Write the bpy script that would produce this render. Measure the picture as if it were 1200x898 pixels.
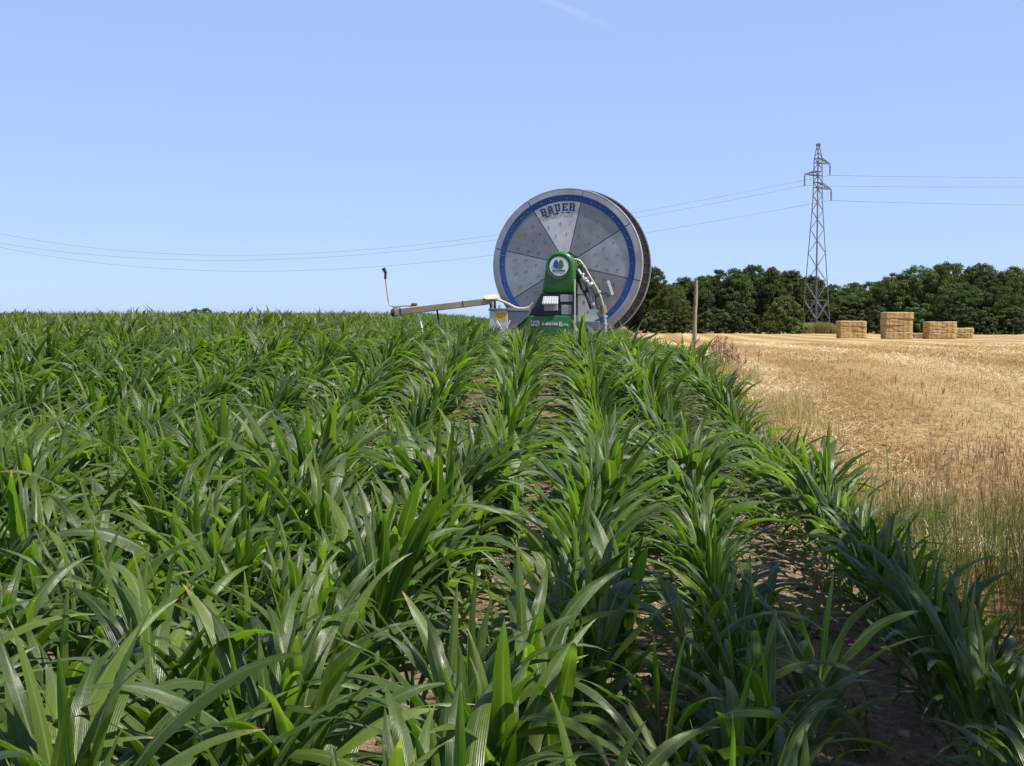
import bpy, math, random
import numpy as np
from mathutils import Vector, Matrix, Euler

R = math.radians
rng = np.random.default_rng(7)
random.seed(7)
scene = bpy.context.scene
for o in list(bpy.data.objects):
    bpy.data.objects.remove(o)

# ------------------------------------------------------------------ camera
EYE = 1.45
FPX = 1400.0                       # focal length in pixels of a 1200 px wide picture
YAW, PITCH = R(1.64), R(3.03)
cam_d = bpy.data.cameras.new('camera')
cam = bpy.data.objects.new('camera', cam_d)
scene.collection.objects.link(cam)
cam_d.sensor_width = 36.0
cam_d.lens = 36.0 * FPX / 1200.0
cam_d.clip_start, cam_d.clip_end = 0.05, 6000
cam.location = (0, 0, EYE)
cam.rotation_euler = Euler((R(90) - PITCH, 0, YAW), 'XYZ')
scene.camera = cam

# ------------------------------------------------------------------ world, sun, exposure
SUN_EL = R(60)
SUN_H = Vector((0.93, -0.37)).normalized()
SUN = Vector((SUN_H.x * math.cos(SUN_EL), SUN_H.y * math.cos(SUN_EL), math.sin(SUN_EL)))
SKY_STRENGTH = 0.13
SUN_STRENGTH = 5.0
EXPOSURE = 0.66

world = bpy.data.worlds.new('World')
scene.world = world
world.use_nodes = True
wn, wl = world.node_tree.nodes, world.node_tree.links
wn.clear()
w_out = wn.new('ShaderNodeOutputWorld')
w_bg = wn.new('ShaderNodeBackground')
w_sky = wn.new('ShaderNodeTexSky')
w_sky.sky_type = 'NISHITA'
w_sky.sun_disc = False
w_sky.sun_elevation = SUN_EL
w_sky.sun_rotation = math.atan2(SUN_H.x, SUN_H.y)
w_sky.altitude = 100
w_sky.air_density = 0.5
w_sky.dust_density = 0.6
w_sky.ozone_density = 0.6
w_bg.inputs['Strength'].default_value = SKY_STRENGTH
wl.new(w_bg.outputs[0], w_out.inputs['Surface'])

sun_d = bpy.data.lights.new('sun', 'SUN')
sun_d.energy = SUN_STRENGTH
sun_d.angle = R(0.5)
sun_d.color = (1.0, 0.955, 0.88)
sun_o = bpy.data.objects.new('sun', sun_d)
scene.collection.objects.link(sun_o)
sun_o.rotation_euler = (-SUN).to_track_quat('-Z', 'Y').to_euler()
sun_o.location = (30, -10, 50)

scene.view_settings.view_transform = 'Standard'
scene.view_settings.look = 'None'
scene.view_settings.exposure = EXPOSURE
scene.view_settings.gamma = 1.0
scene.view_settings.use_curve_mapping = False
scene.render.engine = 'CYCLES'
scene.cycles.max_bounces = 7
scene.cycles.transmission_bounces = 4
scene.cycles.use_denoising = True

# ------------------------------------------------------------------ picture ray -> place
CM = Matrix.Translation(cam.location) @ cam.rotation_euler.to_matrix().to_4x4()

def ray(px, py):
    d = Vector(((px - 600) / FPX, -(py - 449) / FPX, -1.0))
    return (CM.to_3x3() @ d)

def at(px, py, Y):
    d = ray(px, py)
    return Vector(cam.location) + d * (Y / d.y)

def project(x, y, z):
    """world arrays -> px, py, depth"""
    inv = np.array(CM.inverted())
    p = np.stack([x, y, z, np.ones_like(x)], 0)
    q = inv @ p
    dep = -q[2]
    return 600 + FPX * q[0] / dep, 449 - FPX * q[1] / dep, dep

# faint old contrail high in the sky, laid out by direction in the world
geo = wn.new('ShaderNodeTexCoord')
d1, d2 = ray(615, -12).normalized(), ray(745, 46).normalized()
nrm = d1.cross(d2).normalized()
tan_ = (d2 - d1).normalized()
def wmath(op, a, b=None):
    m = wn.new('ShaderNodeMath'); m.operation = op
    for i, v in enumerate((a, b)):
        if v is None: continue
        if isinstance(v, (int, float)): m.inputs[i].default_value = v
        else: wl.new(v, m.inputs[i])
    return m.outputs[0]
def wdot(v):
    m = wn.new('ShaderNodeVectorMath'); m.operation = 'DOT_PRODUCT'
    wl.new(geo.outputs['Generated'], m.inputs[0]); m.inputs[1].default_value = v
    return m.outputs['Value']
nz = wn.new('ShaderNodeTexNoise'); nz.inputs['Scale'].default_value = 60; nz.inputs['Detail'].default_value = 3
wl.new(geo.outputs['Generated'], nz.inputs['Vector'])
across = wmath('ABSOLUTE', wmath('ADD', wdot(nrm), wmath('MULTIPLY', wmath('SUBTRACT', nz.outputs['Fac'], 0.5), 0.004)))
mr = wn.new('ShaderNodeMapRange'); mr.interpolation_type = 'SMOOTHSTEP'
mr.inputs['From Min'].default_value = 0.0045; mr.inputs['From Max'].default_value = 0.0
wl.new(across, mr.inputs['Value'])
mr2 = wn.new('ShaderNodeMapRange'); mr2.interpolation_type = 'SMOOTHSTEP'
t0, t1 = d1.dot(tan_), d2.dot(tan_)
mr2.inputs['From Min'].default_value = t1 + 0.005; mr2.inputs['From Max'].default_value = t0
wl.new(wdot(tan_), mr2.inputs['Value'])
front = wmath('GREATER_THAN', wdot((0, 1, 0)), 0.2)
fac = wmath('MULTIPLY', wmath('MULTIPLY', wmath('MULTIPLY', mr.outputs[0], mr2.outputs[0]), front), wmath('MULTIPLY', nz.outputs['Fac'], 0.28))
wmix = wn.new('ShaderNodeMix'); wmix.data_type = 'RGBA'
wl.new(fac, wmix.inputs['Factor'])
# thin summer haze: the low sky evens out to a pale blue, the zenith stays clear
sepz = wn.new('ShaderNodeSeparateXYZ'); wl.new(geo.outputs['Generated'], sepz.inputs[0])
hz = wn.new('ShaderNodeMapRange'); hz.interpolation_type = 'SMOOTHSTEP'
for k_, v_ in (('From Min', 0.24), ('From Max', 0.55), ('To Min', 0.70), ('To Max', 0.0)): hz.inputs[k_].default_value = v_
wl.new(sepz.outputs['Z'], hz.inputs['Value'])
hmix = wn.new('ShaderNodeMix'); hmix.data_type = 'RGBA'
wl.new(hz.outputs[0], hmix.inputs['Factor']); wl.new(w_sky.outputs[0], hmix.inputs[6])
hmix.inputs[7].default_value = (2.20, 3.06, 5.2, 1)
wl.new(hmix.outputs[2], wmix.inputs[6])
wmix.inputs[7].default_value = (4.2, 4.6, 5.6, 1)
wl.new(wmix.outputs[2], w_bg.inputs['Color'])

# ------------------------------------------------------------------ node material helper
class Mat:
    def __init__(s, name):
        s.m = bpy.data.materials.new(name); s.m.use_nodes = True
        s.n, s.l = s.m.node_tree.nodes, s.m.node_tree.links
        s.n.clear()
        s.out = s.n.new('ShaderNodeOutputMaterial')
    def put(s, sock, v):
        if isinstance(v, bpy.types.NodeSocket): s.l.new(v, sock)
        elif v is not None:
            if sock.type == 'RGBA' and len(v) == 3: v = (*v, 1)
            sock.default_value = v
    def math(s, op, a, b=None, c=None, clamp=False):
        m = s.n.new('ShaderNodeMath'); m.operation = op; m.use_clamp = clamp
        for i, v in enumerate((a, b, c)):
            if v is not None: s.put(m.inputs[i], v)
        return m.outputs[0]
    def attr(s, name):
        a = s.n.new('ShaderNodeAttribute'); a.attribute_name = name
        return a.outputs['Fac']
    def pos(s, obj=False):
        if obj:
            return s.n.new('ShaderNodeTexCoord').outputs['Object']
        return s.n.new('ShaderNodeNewGeometry').outputs['Position']
    def mapping(s, v, scale=(1, 1, 1), rot=(0, 0, 0), loc=(0, 0, 0)):
        m = s.n.new('ShaderNodeMapping'); s.l.new(v, m.inputs['Vector'])
        m.inputs['Scale'].default_value = scale; m.inputs['Rotation'].default_value = rot; m.inputs['Location'].default_value = loc
        return m.outputs[0]
    def noise(s, v, scale, detail=3, rough=0.55, dist=0.0):
        t = s.n.new('ShaderNodeTexNoise'); s.l.new(v, t.inputs['Vector'])
        t.inputs['Scale'].default_value = scale; t.inputs['Detail'].default_value = detail
        t.inputs['Roughness'].default_value = rough; t.inputs['Distortion'].default_value = dist
        return t.outputs['Fac']
    def ramp(s, fac, stops):
        r = s.n.new('ShaderNodeValToRGB'); s.l.new(fac, r.inputs[0])
        e = r.color_ramp.elements
        while len(e) < len(stops): e.new(0.5)
        for el, (p, c) in zip(e, stops):
            el.position = p; el.color = (*c, 1) if len(c) == 3 else c
        return r.outputs[0]
    def mix(s, f, a, b, mode='MIX'):
        m = s.n.new('ShaderNodeMix'); m.data_type = 'RGBA'; m.blend_type = mode
        s.put(m.inputs['Factor'], f); s.put(m.inputs[6], a); s.put(m.inputs[7], b)
        return m.outputs[2]
    def mrange(s, v, a, b, c=0.0, d=1.0, smooth=True):
        m = s.n.new('ShaderNodeMapRange')
        if smooth: m.interpolation_type = 'SMOOTHSTEP'
        s.put(m.inputs['Value'], v)
        for i, x in zip(('From Min', 'From Max', 'To Min', 'To Max'), (a, b, c, d)): m.inputs[i].default_value = x
        return m.outputs[0]
    def bump(s, h, strength=0.3, dist=0.02):
        b = s.n.new('ShaderNodeBump'); s.l.new(h, b.inputs['Height'])
        b.inputs['Strength'].default_value = strength; b.inputs['Distance'].default_value = dist
        return b.outputs[0]
    def bsdf(s, color, rough=0.6, metal=0.0, spec=0.5, normal=None, aniso=None):
        p = s.n.new('ShaderNodeBsdfPrincipled')
        s.put(p.inputs['Base Color'], color); s.put(p.inputs['Roughness'], rough)
        s.put(p.inputs['Metallic'], metal); s.put(p.inputs['Specular IOR Level'], spec)
        if normal is not None: s.l.new(normal, p.inputs['Normal'])
        return p.outputs[0]
    def leafy(s, color, trans_color, amount, rough, spec, normal=None):
        p = s.bsdf(color, rough, 0, spec, normal)
        t = s.n.new('ShaderNodeBsdfTranslucent'); s.put(t.inputs[0], trans_color)
        mx = s.n.new('ShaderNodeMixShader'); mx.inputs[0].default_value = amount
        s.l.new(p, mx.inputs[1]); s.l.new(t.outputs[0], mx.inputs[2])
        s.done(mx.outputs[0]); return s.m
    def done(s, sh):
        s.l.new(sh, s.out.inputs['Surface']); return s.m

def plain(name, color, rough=0.5, metal=0.0, spec=0.5, var=0.15, scale=8.0, bump=0.0):
    m = Mat(name)
    p = m.pos(True)
    n = m.noise(p, scale, 4)
    lo = tuple(c * (1 - var) for c in color); hi = tuple(min(1, c * (1 + var)) for c in color)
    col = m.ramp(n, [(0.3, lo), (0.7, hi)])
    nr = m.bump(m.noise(p, scale * 4, 3), bump, 0.01) if bump else None
    rr = m.mrange(m.noise(p, scale * 0.6, 3), 0.2, 0.8, max(0.05, rough - 0.1), min(1, rough + 0.12))
    return m.done(m.bsdf(col, rr, metal, spec, nr))

# ---- maize leaf
def maize_material(name, a, b, c, hi_rib):
    m = Mat(name)
    rnd, u, v = m.attr('rnd'), m.attr('u'), m.attr('v')
    col = m.ramp(rnd, [(0.0, a), (0.5, b), (1.0, c)])
    oi = m.n.new('ShaderNodeObjectInfo')
    col = m.mix(m.math('MULTIPLY', oi.outputs['Random'], 0.35), col, (0.060, 0.090, 0.018))
    patch = m.noise(m.pos(), 14, 3)
    col = m.mix(m.mrange(patch, 0.45, 0.8, 0, 0.3), col, (0.088, 0.112, 0.026))
    veins = m.math('SINE', m.math('MULTIPLY', u, 75.0))
    col = m.mix(m.mrange(veins, 0.2, 1.0, 0, 0.16), col, (0.13, 0.20, 0.07))
    rib = m.mrange(m.math('ABSOLUTE', m.math('SUBTRACT', u, 0.5)), 0.085, 0.03)
    rib = m.math('MULTIPLY', rib, m.mrange(v, 0.0, 0.9, 1.0, 0.15))
    col = m.mix(m.math('MULTIPLY', rib, 0.75), col, hi_rib)
    low = m.mrange(v, 0.12, 0.0)
    col = m.mix(m.math('MULTIPLY', low, 0.6), col, (0.14, 0.20, 0.06))
    dry = m.math('MULTIPLY', m.mrange(m.math('ADD', v, m.math('MULTIPLY', m.noise(m.pos(), 60, 2), 0.12)), 0.985, 1.05), m.mrange(rnd, 0.62, 0.85))
    col = m.mix(dry, col, (0.36, 0.26, 0.12))
    tc = m.mix(1.0, col, (2.2, 2.9, 0.7), 'MULTIPLY')
    nr = m.bump(m.math('ADD', m.math('MULTIPLY', veins, 0.5), m.math('MULTIPLY', m.noise(m.pos(), 45, 2), 1.6)), 0.35, 0.0025)
    rough = m.mrange(m.noise(m.pos(), 22, 2), 0.2, 0.8, 0.28, 0.46)
    return m.leafy(col, tc, 0.38, rough, 0.45, nr)
M_LEAF = maize_material('maize_leaf', (0.019, 0.041, 0.006), (0.054, 0.092, 0.011), (0.132, 0.180, 0.029), (0.28, 0.33, 0.14))
mm = Mat('maize_stalk')
M_STALK = mm.leafy(mm.ramp(mm.noise(mm.pos(), 30, 3), [(0.3, (0.10, 0.17, 0.045)), (0.7, (0.17, 0.23, 0.08))]), (0.25, 0.35, 0.08), 0.12, 0.45, 0.4)

# ---- blades that carry their own colour value (rnd) and position along the blade (v)
def blade_material(name, stops, trans=0.25, tmul=(1.4, 1.3, 0.9), rough=0.55, spec=0.35):
    m = Mat(name)
    col = m.ramp(m.attr('rnd'), stops)
    tc = m.mix(1.0, col, tmul, 'MULTIPLY')
    return m.leafy(col, tc, trans, rough, spec)

# ------------------------------------------------------------------ object helpers
COL = scene.collection
def mesh_np(name, V, F, mat=None, attrs=None, smooth=True):
    V = np.asarray(V, dtype=np.float32); F = np.asarray(F, dtype=np.int32)
    me = bpy.data.meshes.new(name)
    k = F.shape[1]
    me.vertices.add(len(V)); me.vertices.foreach_set('co', V.ravel())
    me.loops.add(F.size); me.loops.foreach_set('vertex_index', F.ravel())
    me.polygons.add(len(F))
    me.polygons.foreach_set('loop_start', np.arange(0, F.size, k, dtype=np.int32))
    me.polygons.foreach_set('loop_total', np.full(len(F), k, dtype=np.int32))
    if smooth: me.polygons.foreach_set('use_smooth', np.ones(len(F), dtype=bool))
    me.update(calc_edges=True)
    for a, arr in (attrs or {}).items():
        at_ = me.attributes.new(a, 'FLOAT', 'POINT')
        at_.data.foreach_set('value', np.asarray(arr, dtype=np.float32).ravel())
    if mat: me.materials.append(mat)
    return me

def link(name, me, parent=None, loc=None):
    o = bpy.data.objects.new(name, me)
    COL.objects.link(o)
    if parent: o.parent = parent
    if loc is not None: o.location = loc
    return o

def tag(o, label=None, cat=None, group=None, kind=None):
    if label: o['label'] = label
    if cat: o['category'] = cat
    if group: o['group'] = group
    if kind: o['kind'] = kind
    return o

def empty(name, loc=(0, 0, 0), rz=0.0):
    e = bpy.data.objects.new(name, None)
    e.empty_display_size = 0.2
    COL.objects.link(e); e.location = loc; e.rotation_euler = (0, 0, rz)
    return e

class MB:
    def __init__(s): s.v, s.f = [], []
    def add(s, vs, fs):
        b = len(s.v); s.v += [tuple(v) for v in vs]; s.f += [tuple(b + i for i in f) for f in fs]
        return s
    def box(s, c, d, rot=None):
        x, y, z = d[0] / 2, d[1] / 2, d[2] / 2
        vs = [Vector((sx * x, sy * y, sz * z)) for sz in (-1, 1) for sy in (-1, 1) for sx in (-1, 1)]
        if rot is not None: vs = [rot @ v for v in vs]
        vs = [v + Vector(c) for v in vs]
        return s.add(vs, [(0, 2, 3, 1), (4, 5, 7, 6), (0, 1, 5, 4), (2, 6, 7, 3), (0, 4, 6, 2), (1, 3, 7, 5)])
    def bar(s, a, b, w, h=None, up=Vector((0, 0, 1))):
        """rectangular bar between two points"""
        a, b = Vector(a), Vector(b); h = h or w
        t = (b - a).normalized()
        if abs(t.dot(up)) > 0.98: up = Vector((1, 0, 0))
        x = t.cross(up).normalized(); y = x.cross(t).normalized()
        vs = []
        for p in (a, b):
            for sx, sy in ((-1, -1), (1, -1), (1, 1), (-1, 1)):
                vs.append(p + x * sx * w / 2 + y * sy * h / 2)
        return s.add(vs, [(0, 1, 2, 3), (7, 6, 5, 4), (0, 4, 5, 1), (1, 5, 6, 2), (2, 6, 7, 3), (3, 7, 4, 0)])
    def tube(s, pts, r, n=8, cap=True):
        pts = [Vector(p) for p in pts]
        rs = r if isinstance(r, (list, tuple)) else [r] * len(pts)
        up = Vector((0.13, 0.31, 0.94)).normalized()
        rings = []
        for i, p in enumerate(pts):
            t = (pts[min(i + 1, len(pts) - 1)] - pts[max(i - 1, 0)]).normalized()
            x = t.cross(up)
            if x.length < 0.05: x = t.cross(Vector((1, 0, 0)))
            x.normalize(); y = x.cross(t)
            rings.append([p + (x * math.cos(2 * math.pi * k / n) + y * math.sin(2 * math.pi * k / n)) * rs[i] for k in range(n)])
        vs = [v for r_ in rings for v in r_]
        fs = [(i * n + k, i * n + (k + 1) % n, (i + 1) * n + (k + 1) % n, (i + 1) * n + k) for i in range(len(pts) - 1) for k in range(n)]
        if cap:
            fs.append(tuple(range(n))[::-1]); fs.append(tuple((len(pts) - 1) * n + k for k in range(n)))
        return s.add(vs, fs)
    def lathe(s, prof, n=96, a0=0.0, a1=2 * math.pi, c=(0, 0, 0), closed=False):
        """profile of (radius, y) turned round the Y axis"""
        full = abs(a1 - a0 - 2 * math.pi) < 1e-6
        m = n if full else n + 1
        vs = []
        for i in range(m):
            a = a0 + (a1 - a0) * i / n
            for r, y in prof: vs.append((c[0] + r * math.cos(a), c[1] + y, c[2] + r * math.sin(a)))
        k = len(prof); fs = []
        for i in range(n):
            j = (i + 1) % m
            for q in range(k if closed else k - 1):
                q2 = (q + 1) % k
                fs.append((i * k + q, i * k + q2, j * k + q2, j * k + q))
        if closed and not full:
            fs.append(tuple(range(k))); fs.append(tuple((m - 1) * k + q for q in range(k))[::-1])
        return s.add(vs, fs)
    def prism(s, poly, y0, y1):
        """polygon of (x, z) pushed along Y"""
        n = len(poly)
        vs = [(x, y0, z) for x, z in poly] + [(x, y1, z) for x, z in poly]
        fs = [tuple(range(n)), tuple(range(2 * n - 1, n - 1, -1))]
        fs += [(i, n + i, n + (i + 1) % n, (i + 1) % n) for i in range(n)]
        return s.add(vs, fs)
    def build(s, name, mat, parent=None, smooth=False, bevel=0.0, seg=2):
        me = bpy.data.meshes.new(name); me.from_pydata(s.v, [], s.f)
        import bmesh
        bm = bmesh.new(); bm.from_mesh(me)
        bmesh.ops.recalc_face_normals(bm, faces=bm.faces)
        if bevel:
            es = [e for e in bm.edges if len(e.link_faces) == 2 and e.calc_face_angle(0) > 0.5]
            bmesh.ops.bevel(bm, geom=es, offset=bevel, segments=seg, profile=0.5, affect='EDGES', clamp_overlap=True)
        if smooth:
            for f in bm.faces: f.smooth = True
            for e in bm.edges:
                if len(e.link_faces) == 2 and e.calc_face_angle(0) > 0.7: e.smooth = False
        bm.to_mesh(me); bm.free()
        if mat: me.materials.append(mat)
        return link(name, me, parent)

def smooth_path(pts, n=6):
    """Catmull-Rom through the points"""
    P = [Vector(p) for p in pts]; P = [P[0] * 2 - P[1]] + P + [P[-1] * 2 - P[-2]]
    out = []
    for i in range(1, len(P) - 2):
        for k in range(n):
            t = k / n
            out.append(0.5 * ((2 * P[i]) + (P[i + 1] - P[i - 1]) * t + (2 * P[i - 1] - 5 * P[i] + 4 * P[i + 1] - P[i + 2]) * t * t + (3 * P[i] - P[i - 1] - 3 * P[i + 1] + P[i + 2]) * t ** 3))
    out.append(P[-2]); return out

def smoothstep(a, b, x):
    t = np.clip((np.asarray(x, dtype=float) - a) / (b - a), 0, 1); return t * t * (3 - 2 * t)

_lat = np.random.default_rng(3).random((256, 256))
def vnoise(x, y):
    xi, yi = np.floor(x).astype(int), np.floor(y).astype(int)
    fx, fy = x - xi, y - yi; fx = fx * fx * (3 - 2 * fx); fy = fy * fy * (3 - 2 * fy)
    g = lambda a, b: _lat[a & 255, b & 255]
    return (g(xi, yi) * (1 - fx) + g(xi + 1, yi) * fx) * (1 - fy) + (g(xi, yi + 1) * (1 - fx) + g(xi + 1, yi + 1) * fx) * fy
def fbm(x, y, o=4):
    s, a = 0, 1.0
    for i in range(o):
        s = s + a * (vnoise(x * 2 ** i + 17.3 * i, y * 2 ** i - 9.1 * i) - 0.5); a *= 0.5
    return s

# ------------------------------------------------------------------ lie of the land
def table(pts, step=0.25, win=8):
    ys = np.arange(-60, 400, step)
    a = np.array(pts, float); v = np.interp(ys, a[:, 0], a[:, 1])
    k = np.hanning(win + 2)[1:-1]; k /= k.sum()
    vp = np.pad(v, win, mode='edge'); v2 = np.convolve(vp, k, 'same')[win:-win]
    far = a[a[:, 0] > 390]
    return np.concatenate([ys, far[:, 0]]), np.concatenate([v2, far[:, 1]])
T_RIGHT = table([(-60, 0), (0, 0), (4, 0), (6.6, 0), (9.2, -.16), (10.3, -.08), (12.2, .22), (14.5, .47), (17, .55), (25, .60), (40, .5), (60, .25), (100, -.12), (170, -.4), (300, -1), (1000, -9), (6000, -20)])
T_LEFT = table([(-60, 0), (0, 0), (4, 0), (6.6, 0), (9.2, -.13), (10.3, -.04), (12.2, .25), (14.5, .50), (17, .58), (25, .68), (40, .90), (60, 1.02), (80, .96), (110, .5), (170, -.8), (300, -4), (1000, -18), (6000, -40)])
T_CURVE = table([(-60, -1.2), (-5, -1.2), (0, -.55), (4, 0), (7, .28), (9.3, .40), (14.5, .42), (25, .36), (60, 0), (400, -4)], win=14)

def ground(x, y):
    x = np.asarray(x, float); y = np.asarray(y, float)
    b = smoothstep(1.5, -6.5, x)
    return np.interp(y, *T_RIGHT) * (1 - b) + np.interp(y, *T_LEFT) * b
def gz(x, y): return float(ground(x, y))
def curve(y): return np.interp(y, *T_CURVE)
ROW0, ROW_STEP = 1.40, 0.78
def edge_x(y): return ROW0 + curve(y) + 0.30        # where the soil gives way to verge and stubble

def grow(a, b, s0, k):
    out = [a]; s = s0
    sg = 1 if b > a else -1
    while (b - out[-1]) * sg > 0:
        out.append(out[-1] + sg * s); s *= k
    return out[1:]
xs = sorted(grow(-2.6, -3000, 0.06, 1.10)) + list(np.arange(-2.6, 5.0, 0.045)) + grow(5.0, 3000, 0.06, 1.10)
ys_ = sorted(grow(2.4, -800, 0.08, 1.3)) + list(np.arange(2.4, 11, 0.045)) + grow(11, 4500, 0.06, 1.06)
GX, GY = np.meshgrid(np.array(xs), np.array(ys_))
GZ = ground(GX, GY)
zone = smoothstep(-0.12, 0.25, GX - edge_x(GY) + 0.25 * fbm(GX * 3, GY * 3, 3))
# beyond the back of the wood and on the far left everything is field again
near = smoothstep(18, 9, GY) * smoothstep(-4, -2.4, GX) * smoothstep(6, 4.5, GX)
clod = np.maximum(0, fbm(GX * 7, GY * 7, 4)) * 0.055 + fbm(GX * 2.2, GY * 2.2, 2) * 0.03
GZ = GZ + near * clod * (1 - 0.6 * zone)
nx, ny = GX.shape[1], GX.shape[0]
Vg = np.stack([GX.ravel(), GY.ravel(), GZ.ravel()], 1)
I = np.arange(nx * ny).reshape(ny, nx)
Fg = np.stack([I[:-1, :-1], I[:-1, 1:], I[1:, 1:], I[1:, :-1]], -1).reshape(-1, 4)
fz = zone.ravel()[Fg].mean(1)

# soil
m = Mat('soil_and_stubble')
p = m.pos()
zn = m.attr('zone')
s1 = m.noise(p, 1.7, 5); s2 = m.noise(p, 28, 5, 0.65)
soil = m.ramp(s2, [(0.25, (0.11, 0.075, 0.044)), (0.5, (0.22, 0.158, 0.098)), (0.72, (0.37, 0.28, 0.185))])
soil = m.mix(m.mrange(s1, 0.4, 0.7, 0, 0.45), soil, (0.27, 0.195, 0.13))
vor = m.n.new('ShaderNodeTexVoronoi'); vor.inputs['Scale'].default_value = 46; m.l.new(p, vor.inputs['Vector'])
lit = m.mrange(vor.outputs['Distance'], 0.22, 0.12)
lit = m.math('MULTIPLY', lit, m.mrange(m.noise(p, 5, 2), 0.5, 0.62))
soil = m.mix(lit, soil, (0.46, 0.36, 0.24))
# stubble: drill rows and straw swaths running along the field
q = m.mapping(p, (1, 1, 1), (0, 0, R(5.0)))
sw = m.noise(m.mapping(q, (0.33, 0.022, 0.1)), 1.0, 3, 0.5)
fine = m.noise(m.mapping(q, (7.0, 0.6, 1.0)), 1.0, 4, 0.65)
grain = m.noise(p, 30, 4, 0.7)
patchy = m.noise(m.mapping(q, (0.5, 0.25, 0.5)), 1.0, 4, 0.6)
straw = m.ramp(sw, [(0.34, (0.31, 0.195, 0.075)), (0.46, (0.39, 0.26, 0.105)), (0.56, (0.45, 0.315, 0.14)), (0.66, (0.56, 0.42, 0.225))])
straw = m.mix(m.mrange(patchy, 0.52, 0.72, 0, 0.5), straw, (0.60, 0.45, 0.24))
straw = m.mix(m.mrange(patchy, 0.45, 0.28, 0, 0.5), straw, (0.29, 0.18, 0.085))
straw = m.mix(m.mrange(fine, 0.35, 0.65, 0.35, 0.0), straw, (0.24, 0.15, 0.065))
straw = m.mix(m.mrange(grain, 0.3, 0.6, 0.35, 0.0), straw, (0.25, 0.165, 0.085))
band = m.math('SINE', m.math('ADD', m.math('MULTIPLY', m.n.new('ShaderNodeSeparateXYZ').outputs[0], 1.55), m.math('MULTIPLY', patchy, 3.0)))
sx_ = [n_ for n_ in m.n if n_.bl_idname == 'ShaderNodeSeparateXYZ'][-1]; m.l.new(q, sx_.inputs[0])
straw = m.mix(m.mrange(band, 0.1, -1.0, 0, 0.7), straw, (0.27, 0.165, 0.065))
straw = m.mix(m.mrange(band, 0.3, 1.0, 0, 0.4), straw, (0.58, 0.44, 0.25))
col = m.mix(zn, soil, straw)
h = m.math('ADD', m.math('MULTIPLY', s2, 1.0), m.math('MULTIPLY', m.noise(p, 90, 3), 0.5))
M_GROUND = m.done(m.bsdf(col, 0.95, 0, 0.15, m.bump(h, 1.0, 0.04)))

def ground_part(name, sel):
    F = Fg[sel]; used = np.unique(F); remap = np.zeros(len(Vg), int); remap[used] = np.arange(len(used))
    me = mesh_np(name, Vg[used], remap[F], M_GROUND, {'zone': zone.ravel()[used]})
    return tag(link(name, me), kind='structure')
ground_part('soil', fz < 0.5)
ground_part('stubble_field', fz >= 0.5)

# ------------------------------------------------------------------ maize
def leaf_strip(L, W, az, e0, droop, z0, off, seg, across, tw, wave, seed, bend=0.0, rnd=0.5):
    r = random.Random(seed)
    t = np.linspace(0, 1, seg + 1)
    a = e0 + droop * t ** 1.55
    azs = az + bend * t ** 1.5
    ds = L / seg
    dx = np.sin(a) * np.cos(azs); dy = np.sin(a) * np.sin(azs); dz = np.cos(a)
    T = np.stack([dx, dy, dz], 1)
    P = np.zeros((seg + 1, 3)); P[0] = (off * math.cos(az), off * math.sin(az), z0)
    P[1:] = P[0] + np.cumsum((T[:-1] + T[1:]) * 0.5 * ds, 0)
    side = np.stack([-np.sin(azs), np.cos(azs), np.zeros_like(azs)], 1)
    nor = np.cross(side, T)                                     # looks towards the stalk (upper face)
    tws = tw * t
    S = side * np.cos(tws)[:, None] + nor * np.sin(tws)[:, None]
    N = nor * np.cos(tws)[:, None] - side * np.sin(tws)[:, None]
    w = W * 0.5 * (0.42 + 0.58 * np.clip(t / 0.32, 0, 1) ** 0.8) * np.maximum(0.0, 1 - t ** 2.4) ** 0.85
    w[-1] = 0.0006
    us = np.linspace(-1, 1, across + 1)
    fold = 0.62 * (1 - t) ** 1.4 + 0.16
    ph1, ph2 = r.random() * 6.28, r.random() * 6.28
    k1, k2 = r.uniform(9, 17), r.uniform(9, 17)
    V = []
    for u in us:
        wv = np.sin(t * k1 + ph1) if u > 0 else np.sin(t * k2 + ph2)
        lift = w * abs(u) ** 1.3 * fold + wave * wv * abs(u) ** 2 * np.clip(t * 4, 0, 1) * (1 - t)
        V.append(P + S * (w * u)[:, None] * np.sqrt(np.clip(1 - (fold * 0.5) ** 2, 0.2, 1))[:, None] + N * lift[:, None])
    V = np.stack(V, 1)                                         # seg+1, across+1, 3
    I = np.arange((seg + 1) * (across + 1)).reshape(seg + 1, across + 1)
    F = np.stack([I[:-1, :-1], I[:-1, 1:], I[1:, 1:], I[1:, :-1]], -1).reshape(-1, 4)
    uu = np.tile((us + 1) / 2, (seg + 1, 1)); vv = np.tile(t[:, None], (1, across + 1))
    return V.reshape(-1, 3), F, uu.ravel(), vv.ravel(), np.full(V.shape[0] * V.shape[1], rnd)

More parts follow.
